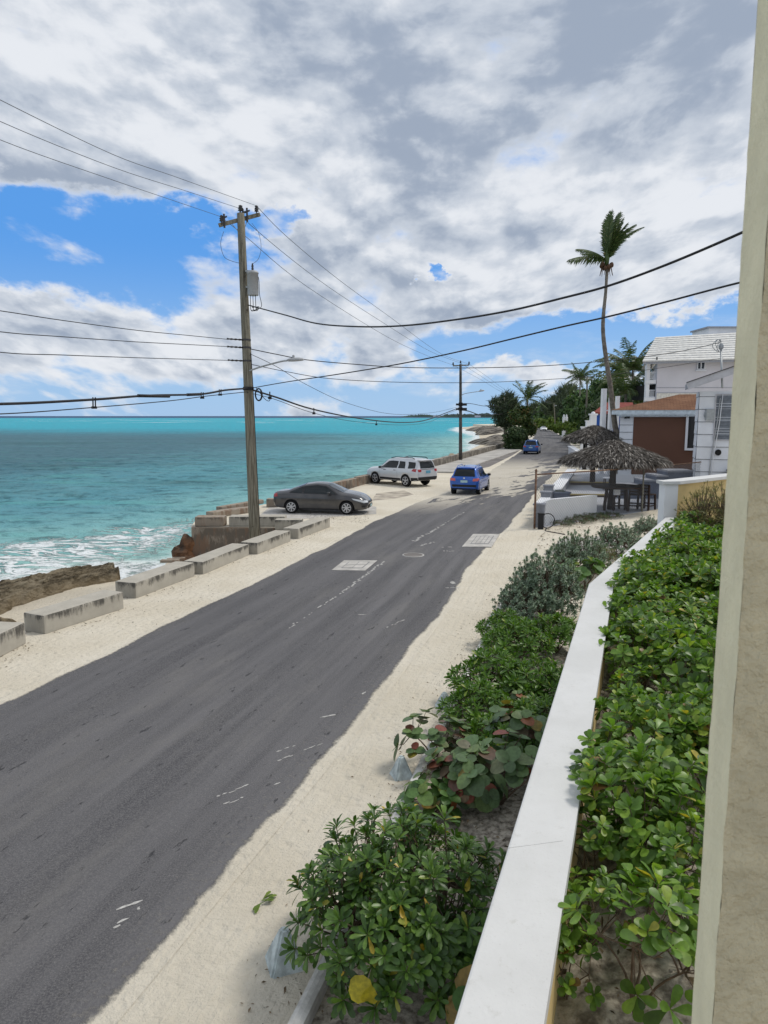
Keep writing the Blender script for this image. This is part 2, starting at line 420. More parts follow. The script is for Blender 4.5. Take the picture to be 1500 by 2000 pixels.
def rock_sheet(name, path, width, h, seed, mt, label, nu=40, nv=14, lay=.5, flat=0.0, fz=None):
    # a ledge of rock: path is the landward line (x,y,z), width its reach toward the sea
    path = [Vector(p) for p in path]; sl_ = smooth_line(path, 12); n = len(sl_)
    b = MB(); loc = sum(path, Vector()) / len(path); loc.z = min(p.z for p in path)
    def fn(u, v):
        p = sl_[min(n - 1, int(u * (n - 1)))]; q = sl_[min(n - 1, int(u * (n - 1)) + 1)]; q0 = sl_[max(0, int(u * (n - 1)) - 1)]
        d = (q - q0).normalized(); nn = Vector((-d.y, d.x, 0))
        ww = width * (.55 + .6 * noise.noise(Vector((u * 4, seed, 0))) + .35)
        o = p + nn * ww * v
        prof = math.sin(math.pi * min(1, max(0, v))) ** .6 * math.sin(math.pi * min(1, max(0, u))) ** .35
        k = noise.fractal(Vector((o.x * 1.1 / lay, o.y * 1.1 / lay, seed)), .9, 2.1, 5)
        r = abs(noise.noise(Vector((o.x * .5 / lay, o.y * 1.3 / lay, seed + 9))))
        z = h * prof * ((.8 + .45 * k + .35 * (1 - 2 * r)) if not flat else (.62 + .22 * u + .30 * noise.fractal(Vector((o.x * 1.2, o.y * .8, seed)), 1, 2, 4) + .14 * noise.fractal(Vector((o.x * 7, o.y * 5, seed)), .8, 2, 4) - .25 * max(0, 1 - 7 * abs(noise.noise(Vector((o.x * 1.6 + .3 * o.y, o.y * .45, seed))))))) - (1 - prof) * .9
        st = h * .22; z = st * (math.floor(z / st) + min(1, (z / st - math.floor(z / st)) * 2.2)) if flat else z
        return Vector((o.x, o.y, p.z + z)) - loc
    b.grid(fn, nu, nv, 0, False)
    o = b.build(name, mt); o.location = loc
    if sum(p.normal.z for p in o.data.polygons) < 0: o.data.flip_normals()
    return tag(o, label, 'rock')
def ledge():
    A = smooth_line([G(-140, 1250, -1.6), G(0, 1197, -1.6), G(27, 1181, -1.6), G(83, 1168, -1.6), G(143, 1149, -1.6), G(187, 1141, -1.6), G(233, 1132, -1.6)], 8)
    B = smooth_line([G(-140, 1168, -1.35), G(0, 1136, -1.35), G(50, 1126, -1.35), G(100, 1112, -1.35), G(137, 1105, -1.35), G(213, 1102, -1.35), G(232, 1113, -1.35)], 8); n = len(A) - 1; b = MB(); o0 = Vector((A[n // 2].x, A[n // 2].y, -1.9))
    def fn(u, v):
        k = min(n - 1e-6, u * n); i = int(k); p = A[i].lerp(A[i + 1], k - i).lerp(B[i].lerp(B[i + 1], k - i), v)
        f = noise.fractal(Vector((p.x * .9, p.y * .7, 2)), 1, 2, 3); g = noise.fractal(Vector((p.x * 4 - p.y * 1.5, p.y * 2.2, 5)), .8, 2, 5); st = noise.noise(Vector((u * 3 + f * .5, v * 9 + f * 1.2, 1)))
        w = .05 * noise.noise(Vector((u * 14, 3, 1))); e = max(0, min(1, (v + w) / .20)) ** .7 * max(0, min(1, (1 - v + w) / .07)) ** .6 * max(0, min(1, (1 - u + w) / .03)) ** .5
        z = -1.85 + e * (.44 + .09 * f + .075 * g + .08 * (abs(st) * 2 - .6) + .10 * v)
        return Vector((p.x + .08 * g, p.y + .06 * f, z)) - o0
    b.grid(fn, 260, 90, 0, False); o = b.build('rock_ledge', m_ledge()); o.location = o0
    if sum(p.normal.z for p in o.data.polygons) < 0: o.data.flip_normals()
    tag(o, 'long flat brown rock ledge on the beach below the concrete blocks', 'rock')
ledge()
rock_sheet('rock_ledge', [G(-40, 1232, -1.35), G(15, 1216, -1.35), G(50, 1204, -1.4)], .8, .14, 8, M['rock'], 'low flat rock close behind the concrete block nearest the camera', 26, 12, .4)
rock_sheet('rock_shelf', [(4.2, 64.5, -1.6), (9, 78, -1.6), (16, 100, -1.6), (24, 130, -1.6)], 5.5, 1.3, 11, mat('rubble_rock', (.24, .18, .12), .95, .5, .5, .8, 2, col2=(.46, .38, .27)), 'tan rubble shelf piled along the foot of the far sea wall', 90, 14, 1.3)
rock_sheet('rock_shelf', [(1.6, 55, -1.8), (3.2, 60, -1.8), (5.2, 66, -1.8)], 3.0, 1.2, 14, M['farrock'], 'dark wet rock at the foot of the sea wall behind the silver car', 40, 12, 1.1)
rock_sheet('rock_shelf', [(27, 150, -1.8), (34, 185, -1.8), (41, 232, -1.8)], 9, .9, 17, M['farrock'], 'flat grey rock shelf reaching into the surf left of the roadside trees', 60, 14, 3)
rock_sheet('rock_point', [(44, 240, -1.8), (49, 285, -1.8), (51, 335, -1.8)], 14, 2.0, 23, M['farrock'], 'large dark rocky point running out into the sea beyond the roadside trees', 60, 16, 6)
# slope of sand and stones between the rocks and the wall further on
def far_slope():
    b = MB(); rows = []
    for i in range(11, 17):
        a = near_edge(i); d = (near_edge(i + 1) - near_edge(i - 1)).normalized(); n = Vector((-d.y, d.x, 0))
        rows.append([a + Vector((0, 0, -.01)), a + n * .1 + Vector((0, 0, -.9)), a + n * 3 + Vector((0, 0, -1.5)), a + n * 9 + Vector((0, 0, -2.25)), a + n * 30 + Vector((0, 0, -5))])
    b.add([q for r in rows for q in r], [(i * 5 + j, (i + 1) * 5 + j, (i + 1) * 5 + j + 1, i * 5 + j + 1) for i in range(len(rows) - 1) for j in range(4)], 0, True)
    o = b.build('shore', M['sand']); tag(o, kind='structure')
    if sum(p.normal.z for p in o.data.polygons) < 0: o.data.flip_normals()
far_slope()
# ------------------------------------------------------------------ road
LE = [(0, 1378), (167, 1297), (500, 1141), (626, 1074), (688, 1043), (790, 993), (820, 980), (877, 962), (956, 922), (978, 908), (1002, 892), (1020, 880), (1035, 865), (1044, 852), (1041, 842), (1042, 836)]
RE = [(163, 2000), (485, 1635), (700, 1392), (828, 1228), (880, 1166), (924, 1095), (968, 1046), (997, 1022), (1024, 988), (1060, 945), (1086, 920), (1101, 905), (1116, 888), (1118, 876), (1110, 859), (1082, 844), (1060, 834)]
LT = sorted((g.y, g.x) for g in (G(*p) for p in LE)); RT = sorted((g.y, g.x) for g in (G(*p) for p in RE))
def build_road():
    ys = [-8 + i * .8 for i in range(140)] + [104 + i * 5 for i in range(46)]
    b = MB(); uv = []; K = 8
    for y in ys:
        l = sum(lerp_list(LT, y + q) for q in (-2, -1, 0, 1, 2)) / 5; r = sum(lerp_list(RT, y + q) for q in (-2, -1, 0, 1, 2)) / 5
        c, h = (l + r) / 2, (r - l) / 2 * 1.09
        for k in range(K + 1):
            a = -1 + 2 * k / K; b.v.append(Vector((c + h * a, y, .004 + .03 * (1 - a * a)))); uv.append(((a + 1) / 2, y * 1.03))
    for i in range(len(ys) - 1):
        for k in range(K):
            o = i * (K + 1) + k; b.f.append([o, o + 1, o + K + 2, o + K + 1]); b.mi.append(0); b.sm.append(True)
    o = b.build('road', M['road']); L = o.data.uv_layers.new(name='UVMap')
    for lp in o.data.loops: L.data[lp.index].uv = uv[lp.vertex_index]
    tag(o, kind='structure')
build_road()
def road_z(x, y):
    l = sum(lerp_list(LT, y + q) for q in (-2, -1, 0, 1, 2)) / 5; r = sum(lerp_list(RT, y + q) for q in (-2, -1, 0, 1, 2)) / 5
    a = (x - (l + r) / 2) / ((r - l) / 2 * 1.09); return .004 + .03 * max(0, 1 - a * a)
def poly(name, pts, z, mt, kind='structure', th=0.0):
    b = MB()
    if th: b.prism([(p[0], p[1]) for p in pts], z - th, z)
    else: b.add([(p[0], p[1], z) for p in pts], [list(range(len(pts)))])
    o = b.build(name, mt)
    if not th and o.data.polygons[0].normal.z < 0: o.data.flip_normals()
    return tag(o, kind=kind) if kind else o
# paved strip by the sea wall, raised kerb, worn parking apron
poly('sidewalk', [(2.6, 57), (5.3, 64.6), (17.1, 100.8), (24.4, 130), (27.0, 129), (20.4, 101), (8.0, 63.5), (5.4, 56)], .10, M['walk'], th=.2)
poly('parking_apron', [G(905, 921), G(945, 893.5), G(990, 881), G(1018, 880), G(1000, 890), G(955, 912)], .004, M['apron'])
poly('parking_apron', [G(735, 964), G(790, 958), G(808, 966), G(770, 974), G(725, 978)], .005, mat('faint_asphalt', (.33, .29, .24), .9, .25, 1.2, .3, 12, col2=(.52, .46, .37)))
poly('concrete_pad', [G(500, 1012), G(535, 984), G(700, 984), G(735, 990), G(735, 1004), G(600, 1013)], .006, M['slab'])
poly('path', [G(1062, 1083), G(1100, 1052), G(1230, 1046), G(1230, 1080), G(1120, 1092)], .03, M['walk'], th=.06)
# flecks of old road paint
def marks():
    b = MB()
    def line(p, q, w, gap=.25, seg=.09):
        p, q = G(*p), G(*q); d = q - p; n = max(2, int(d.length / seg)); d = d / n; s = Vector((-d.y, d.x, 0)).normalized()
        for i in range(n):
            if rnd.random() < gap: continue
            a, c = p + d * (i + rnd.uniform(-.4, .3)), p + d * (i + rnd.uniform(.6, 1.5))
            w0, w1 = w * rnd.uniform(.0, .6), w * rnd.uniform(.0, .6); j = s * rnd.uniform(-.5, .5) * w
            vs = [a - s * w0 / 2 + j, (a + c) / 2 - s * w * rnd.uniform(.1, .6) + j, c - s * w1 / 2 + j, c + s * w1 / 2 + j, (a + c) / 2 + s * w * rnd.uniform(.1, .6) + j, a + s * w0 / 2 + j]
            b.add([(v.x, v.y, road_z(v.x, v.y) + .003) for v in vs], [range(6)])
    for p, q, w, g in (((663, 1163), (750, 1099), .09, .05), ((560, 1232), (655, 1168), .06, .45), ((806, 1060), (850, 1035), .13, .1), ((852, 1034), (905, 1002), .10, .3), ((422, 1560), (490, 1534), .035, .15), ((408, 1586), (545, 1532), .03, .35), ((542, 1470), (580, 1457), .03, .1), ((540, 1489), (625, 1455), .028, .4), ((225, 1779), (279, 1760), .05, .2), ((215, 1816), (250, 1800), .045, .25), ((266, 1795), (303, 1779), .04, .4), ((622, 1404), (650, 1398), .06, .2), ((270, 1780), (276, 1775), .04, 0), ((700, 1362), (715, 1352), .05, .3), ((756, 1228), (790, 1212), .05, .3), ((690, 1203), (712, 1203), .05, .3), ((862, 1150), (895, 1148), .08, .35), ((880, 1141), (885, 1137), .14, 0), ((820, 1068), (850, 1060), .12, .3), ((865, 1078), (888, 1078), .1, .3), ((860, 1070), (880, 1070), .1, .4), ((890, 973), (912, 970), .4, 0)):
        line(p, q, w, g)
    o = b.build('road_marking', M['paint']); tag(o, kind='structure')
    for f in o.data.polygons:
        if f.normal.z < 0: f.flip()
marks()
def drain(corners, label, bars):
    c = [G(*p) for p in corners]; ctr = sum(c, Vector()) / 4; ctr.z = .0
    t = thing('drain_cover', ctr, label, 'drain cover', 'drain covers set in the road')
    def q(a, b_, z): return c[0].lerp(c[1], a).lerp(c[3].lerp(c[2], a), b_)
    def rect(b, a0, a1, b0, b1, z0, z1): b.prism([q(a0, b0, 0).xy, q(a1, b0, 0).xy, q(a1, b1, 0).xy, q(a0, b1, 0).xy], z0, z1)
    f = MB(); rect(f, 0, 1, 0, 1, -.02, .044); f.build('frame', M['slab'], t, True)
    s = MB(); rect(s, .2, .84, .2, .84, .03, .0465); s.build('recess', M['iron'], t, True)
    g = MB()
    for i in range(bars[0]):
        for j in range(bars[1]):
            w, h = .60 / bars[0], .60 / bars[1]
            rect(g, .22 + i * w + .012, .22 + (i + 1) * w - .012, .22 + j * h + .012, .22 + (j + 1) * h - .012, .03, .050)
    g.build('grate', M['slab'], t, True)
drain([(648, 1116), (672, 1097), (737, 1097), (713, 1117)], 'square concrete drain cover in the middle of the road left of the centre line', (2, 2))
drain([(902, 1070), (924, 1045), (976, 1045), (960, 1070)], 'barred concrete drain cover half under sand at the right road edge', (1, 4))
c = G(807, 1086); t_ = thing('manhole_cover', (c.x, c.y, 0), 'round manhole cover with a pale worn ring between the two drain covers', 'manhole cover')
MB().lathe((0, 0, .02), [(.36, 0), (.36, .020), (.30, .022)], 28).build('ring', M['paint'], t_)
MB().lathe((0, 0, .03), [(.31, 0), (.31, .014)], 28).build('lid', M['apron'], t_)
# ------------------------------------------------------------------ sea
SHORE = [(-45, -60), (-27, -10), (-22.0, 5), (-17.0, 16), (-13.9, 25.6), (-12.0, 29.6), (-9.6, 30.4), (-8.4, 30.8), (-8.2, 31.5), (-6.2, 36), (-2.6, 42), (-1.0, 50), (3.2, 65), (10, 90), (17, 110), (20, 145), (24, 180), (33, 240), (34, 330), (45, 420), (190, 620), (790, 1520)]
def sd_shore(x, y):                       # signed distance to the waterline, positive at sea
    best, sg = 1e9, 1
    for (ax, ay), (bx, by) in zip(SHORE, SHORE[1:]):
        dx, dy = bx - ax, by - ay; t = max(0, min(1, ((x - ax) * dx + (y - ay) * dy) / (dx * dx + dy * dy)))
        ex, ey = x - ax - t * dx, y - ay - t * dy; d = ex * ex + ey * ey
        if d < best: best = d; sg = 1 if dx * (y - ay) - dy * (x - ax) > 0 else -1
    return sg * math.sqrt(best)
def m_sea():
    m = bpy.data.materials.new('sea_water'); m.use_nodes = True; t = m.node_tree; t.nodes.clear()
    P = pos(t); x, y, z = sep(t, P)
    at = t.nodes.new('ShaderNodeAttribute'); at.attribute_name = 'offshore'; s = X(t, at.outputs['Fac'])
    wob = nz(t, comb(t, x * .012, y * .012, 0), 1.0, 5, .6) - .5
    wob2 = nz(t, comb(t, x * .05, y * .11, 2.0), 1.0, 5, .6) - .5
    yy = y * (1 + wob * .5)
    sk = x - y * .22                                          # further right the shallows run closer in
    pale, mid, dark, turq, deep = (.27, .52, .50), (.105, .29, .335), (.066, .160, .195), (.030, .39, .50), (.010, .055, .135)
    f1 = (s + wob2 * 9).ss(2.0, 24)
    c = mixc(t, f1, pale, mid)
    f2 = (s * .020 + wob * .9 + wob2 * .7 - x * .0042 - .50 ).ss(.1, 1.0)
    c = mixc(t, f2, c, dark)
    patch = nz(t, comb(t, x * .02, y * .06, 5.0), 1.0, 6, .65).ss(.5, .66)
    c = mixc(t, patch * .5 * y.ss(25, 60), c, (.036, .115, .115))
    glow = nz(t, comb(t, x * .05, y * .16, 8.0), 1.0, 5, .6).ss(.52, .68)
    c = mixc(t, glow * .28 * y.ss(260, 120), c, (.10, .42, .36))
    c = mixc(t, (yy + x * .35 + wob2 * 60).ss(185, 350) * .95, c, turq)
    c = mixc(t, nz(t, comb(t, x * .002, y * .012, 1.0), 1.0, 4).ss(.45, .7) * y.ss(300, 500) * .55, c, (.045, .46, .52))
    c = mixc(t, (y * (1 + wob * .25)).ss(1700, 2600), c, deep)
    # foam: lines on the beach, streaks of broken water, far breakers
    web = nz(t, comb(t, x * .55 + wob2 * 3, y * 1.25, 0), 1.0, 6, .62, .8)
    ridge = 1 - (web - .5).abs() * 2
    edge = (s + (nz(t, P, .35, 5, .6) - .5) * 5.0)
    wash = edge.ss(4.2, 1.5) * (nz(t, P, 1.6, 6, .7).ss(.30, .5))
    zone = (s - 6.0 + wob2 * 10).abs().ss(8, 1.5) * (x + 7.0).ss(2.0, -7.0) * y.ss(60, 46)
    streak = ((ridge - .83) * 6 + (zone - 1) * 1.9 + .12).ss(.0, .7) * zone.ss(0, .3)
    surf = nz(t, comb(t, x * .25, y * .3, 3.0), 1.0, 5, .7).ss(.42, .6) * edge.ss(6.5, 2.0) * y.ss(58, 75) * .95
    brk = nz(t, comb(t, x * .010, y * .035, 7.0), 1.0, 3, .5).ss(.63, .66) * y.ss(560, 700) * y.ss(1500, 1100)
    cap = nz(t, comb(t, x * .09, y * .35, 9.0), 1.0, 4, .6).ss(.735, .76) * y.ss(45, 70) * .6
    foam = wash.mx(streak).mx(surf).mx(brk).mx(cap).mn(1.0)
    c = mixc(t, edge.ss(6.0, 1.5) * .35 * y.ss(60, 40), c, (.55, .60, .50))
    h1 = nz(t, comb(t, x * .8, y * 1.25, 0), 1.0, 6, .62); h2 = nz(t, comb(t, x * .14, y * .26, 3.0), 1.0, 6, .65)
    crest = nz(t, comb(t, x * .42, y * .60, 6.0), 1.0, 7, .70)
    c = mixc(t, crest.ss(.47, .66) * .62 * foam.ss(.5, 0), c, (.012, .062, .075))
    c = mixc(t, foam * .93, c, (.82, .84, .84))
    bn = t.nodes.new('ShaderNodeBump'); bn.inputs['Strength'].default_value = .9; bn.inputs['Distance'].default_value = .9
    t.links.new((h1 * .5 + h2 * 1.6 + foam * .25).o, bn.inputs['Height'])
    df = t.nodes.new('ShaderNodeBsdfDiffuse'); gl = t.nodes.new('ShaderNodeBsdfGlossy'); gl.inputs['Roughness'].default_value = .18
    fr = t.nodes.new('ShaderNodeFresnel'); fr.inputs['IOR'].default_value = 1.33; t.links.new(bn.outputs[0], fr.inputs['Normal'])
    t.links.new(c, df.inputs['Color']); t.links.new(bn.outputs[0], df.inputs['Normal']); t.links.new(bn.outputs[0], gl.inputs['Normal'])
    mx = t.nodes.new('ShaderNodeMixShader'); t.links.new((X(t, fr.outputs[0]) * .55).mn(.20).o, mx.inputs[0])
    t.links.new(df.outputs[0], mx.inputs[1]); t.links.new(gl.outputs[0], mx.inputs[2])
    o = t.nodes.new('ShaderNodeOutputMaterial'); t.links.new(mx.outputs[0], o.inputs[0])
    return m
def build_sea():
    ys = [-60 + i * 4 for i in range(17)] + [6 + i * .5 for i in range(250)]; q = ys[-1]
    while q < 14000: q *= 1.055; ys.append(q)
    xs = [-70 + i * .8 for i in range(118)]; a = xs[-1]; k = 1.0
    while a < 9000: k *= 1.16; a += k; xs.append(a)
    a = -70; k = 1.0
    while a > -14000: k *= 1.13; a -= k; xs.insert(0, a)
    b = MB(); off = []; nx = len(xs)
    for y in ys:
        for x in xs:
            s = sd_shore(x, y) if abs(x) < 900 else 200.0
            off.append(s); z = SEA
            if 4 < y < 140 and -75 < x < 40:
                amp = max(0, min(1, s / 9)) * min(1, (140 - y) / 50)
                w = noise.noise(Vector((x * .11 + 3, y * .42, 0))); w2 = noise.noise(Vector((x * .4, y * 1.1, 4)))
                z += amp * (.30 * (1 - abs(w) * 2.2) * .6 + .10 * w2) 
                z += .10 * math.exp(-((s - 6 - 2 * math.sin(x * .3)) / 1.4) ** 2) * (s > 0)
            b.v.append(Vector((x, y, z)))
    for j in range(len(ys) - 1):
        for i in range(nx - 1):
            o = j * nx + i
            if max(off[o], off[o + 1], off[o + nx], off[o + nx + 1]) < -14: continue
            b.f.append([o, o + 1, o + nx + 1, o + nx]); b.mi.append(0); b.sm.append(True)
    o = b.build('sea', m_sea()); at = o.data.attributes.new('offshore', 'FLOAT', 'POINT'); at.data.foreach_set('value', off)
    tag(o, kind='structure')
build_sea()
# distant shore
def headland():
    b = MB(); M['hill'] = mat('distant_land', (.055, .085, .075), .95, .3, .01)
    for (u0, u1, y, hh, sd) in ((782, 1010, 3600, 15, 2), (860, 1010, 2900, 17, 7)):
        n = 160; top = []
        for i in range(n + 1):
            u = u0 + (u1 - u0) * i / n; p = D(u, 812, y); e = min(1, i / 14)
            h = SEA + (hh * (.6 + .5 * noise.noise(Vector((i * .045, sd, 0)))) + 9 * abs(noise.noise(Vector((i * .6, sd, 2)))) + 5 * max(0, noise.noise(Vector((i * 1.9, sd, 5))))) * e + .5
            top.append((p.x, h))
        vs = []
        for x, h in top: vs += [(x, y, SEA - 1), (x, y + 8, SEA + (h - SEA) * .75), (x, y + 60, h), (x, y + 300, SEA - 1)]
        b.add(vs, [(4 * i + j, 4 * i + 4 + j, 4 * i + 5 + j, 4 * i + 1 + j) for i in range(n) for j in range(3)], 0, False)
    o = b.build('headland', M['hill']); tag(o, kind='structure')
    for k, (u, v, y) in enumerate(((905, 809.5, 3500), (931, 810, 2800), (871, 810, 3500), (852, 809.8, 3500))):
        p = D(u, v, y); w = 16 + 6 * k; r = MB()
        r.box((0, 0, 3), (w, 10, 6)); r.prism([(-w / 2 - 1, -6), (w / 2 + 1, -6), (w / 2 + 1, 6), (-w / 2 - 1, 6)], 6, 7)
        q = r.build('distant_house', M['whitewall']); q.location = (p.x, p.y - 30, SEA + 1.0)
        tag(q, 'tiny pale house on the far shore across the bay', 'house', 'houses on the far shore')
headland()
# ------------------------------------------------------------------ concrete blocks along the road, ruined sea wall
GB = 'concrete barrier blocks beside the road'
def block(p, q, w, h, label, z0=-.03, side=1, group=GB, mt=None, name='concrete_block', wob=.009):
    p, q = Vector((p[0], p[1], 0)), Vector((q[0], q[1], 0)); d = q - p; L = d.length; rz = math.atan2(d.y, d.x)
    n = Vector((-d.y, d.x, 0)).normalized() * side; c = (p + q) / 2 + n * w / 2
    b = bmesh.new(); bmesh.ops.create_cube(b, size=1)
    for v in b.verts: v.co = Vector((v.co.x * L, v.co.y * w, (v.co.z + .5) * h))
    bmesh.ops.bevel(b, geom=b.edges[:], offset=.045, segments=2, affect='EDGES', profile=.6)
    bmesh.ops.subdivide_edges(b, edges=[e for e in b.edges if e.calc_length() > .25], cuts=5, use_grid_fill=True)
    for v in b.verts: v.co += Vector((noise.noise(v.co * 1.7 + c), noise.noise(v.co * 1.7 + c + Vector((9, 0, 0))), noise.noise(v.co * 2.2 + c + Vector((0, 9, 0))))) * wob
    me = bpy.data.meshes.new(name); b.to_mesh(me); b.free(); me.materials.append(mt or M['conc'])
    o = bpy.data.objects.new(name, me); COL.objects.link(o); o.location = (c.x, c.y, z0); o.rotation_euler = (0, 0, rz)
    return tag(o, label, 'concrete block', group)
BL = [((-45, 1308), (52, 1256), .47, 'pale concrete block cut by the picture edge, first of the roadside row'),
      ((88, 1239), (243, 1188), .43, 'long stained concrete block with a seam across its middle'),
      ((266, 1169), (381, 1125), .43, 'stained concrete block on the sand between the seamed long block and the ruined wall'),
      ((397, 1122), (487, 1084), .40, 'stained concrete block in front of the broken end of the ruined wall'),
      ((503, 1083), (568, 1057), .42, 'concrete block standing right beside the foot of the wooden utility pole'),
      ((583, 1053), (645, 1029), .42, 'last roadside concrete block, in front of the grey coupe')]
for p, q, h, lb in BL:
    block(G(*p), G(*q), .62, h, lb)
block(G(537, 1034), G(590, 1034), .5, .42, 'concrete block set crosswise behind the last roadside block')
M['pave'] = M['slab']
RW = 'low blocks on top of the ruined wall'
block((-7.75, 28.72), (-6.55, 28.72), .6, .40, 'rust brown concrete block on the outer corner of the ruined wall', .0, 1, RW, M['ruin'])
block((-6.35, 28.72), (-4.05, 28.72), .6, .42, 'long concrete block on the ruined wall just behind the utility pole', .0, 1, RW)
block((-7.6, 31.2), (-6.0, 33.2), .5, .26, 'low broken block on the seaward edge behind the corner block', .0, 1, RW, M['ruin'])
block((-7.7, 33.4), (-6.2, 36.4), .35, .22, 'thin dark low kerb block on the seaward edge of the platform', .0, 1, RW, M['ruin'])
block(G(520, 991), G(543, 991), .5, .42, 'brown concrete block at the sea wall behind the tail of the grey coupe', .0, 1, 'sea wall blocks behind the cars', M['ruin'])
def ruin():
    t = thing('ruined_wall', (-6, 28.6, -1.5), 'broken rust stained sea wall below the low blocks by the pole', 'wall')
    w = MB(); w.prism([(-7.85, 28.55), (-3.9, 28.45), (-3.9, 28.9), (-7.5, 29.0), (-7.75, 30.6), (-8.15, 30.6)], -1.35, -.02)
    o = w.build('wall_face', M['ruin'], t, True, bevel=.05)
    f = MB()
    for (x, y, z, r) in ((-8.25, 28.6, -1.15, .45), (-8.0, 28.4, -1.45, .38), (-7.4, 28.3, -1.5, .36), (-8.4, 28.8, -1.55, .42), (-6.9, 28.35, -1.55, .3), (-8.05, 28.7, -.7, .36)):
        n = 10
        def fn(u, v, c=Vector((x, y, z)), r=r):
            a, e = u * 2 * math.pi, (v - .5) * math.pi; d = Vector((math.cos(a) * math.cos(e), math.sin(a) * math.cos(e), math.sin(e)))
            return c + d * r * (1 + .45 * noise.noise(d * 1.6 + c * 3)) * 1.0
        f.grid(fn, 14, 8, 0, False)
    f.build('broken_footing', mat('rusty_rubble', (.075, .06, .05), .95, .4, 1.5, .8, 6, col2=(.26, .13, .065)), t, True)
ruin()
s_ = MB()
for i in range(5):
    a = G(332 + i * 12, 1098 - i * 3, -1.25); s_.box((a.x, a.y, a.z + .05), (.7, .25, .10), .3 * i)
o = s_.build('broken_slab', M['ruin']); tag(o, 'broken concrete slivers lying on the beach at the foot of the ruined wall', 'rubble')
def seawall():
    pts = [Vector((-3.1, 41.9, 0)), Vector((-1.55, 46.0, 0)), Vector((5.1, 65, 0)), Vector((16.9, 101, 0)), Vector((24, 130, 0))]
    segs = []
    for a, b in zip(pts, pts[1:]):
        n = max(1, round((b - a).length / 2.4))
        for i in range(n): segs.append((a.lerp(b, i / n), a.lerp(b, (i + .97) / n)))
    src = None
    for i, (a, b) in enumerate(segs):
        far = a.y > 49
        lb = 'square topped block in the low sea wall running past the silver car' if far else ('rust stained low sea wall block between the grey coupe and the silver car')
        h = (.55 if not far else .62) + rnd.uniform(-.03, .03)
        block(a, b, .45, h + .3, lb, -.3, 1, 'sea wall blocks past the silver car' if far else 'sea wall blocks by the parked cars', M['ruin'] if not far else M['seaw'], 'sea_wall_block', .015)
M['seaw'] = m_stain('sea_wall_concrete', (.34, .31, .27), (.08, .07, .06), None, 1.0, .8)
seawall()
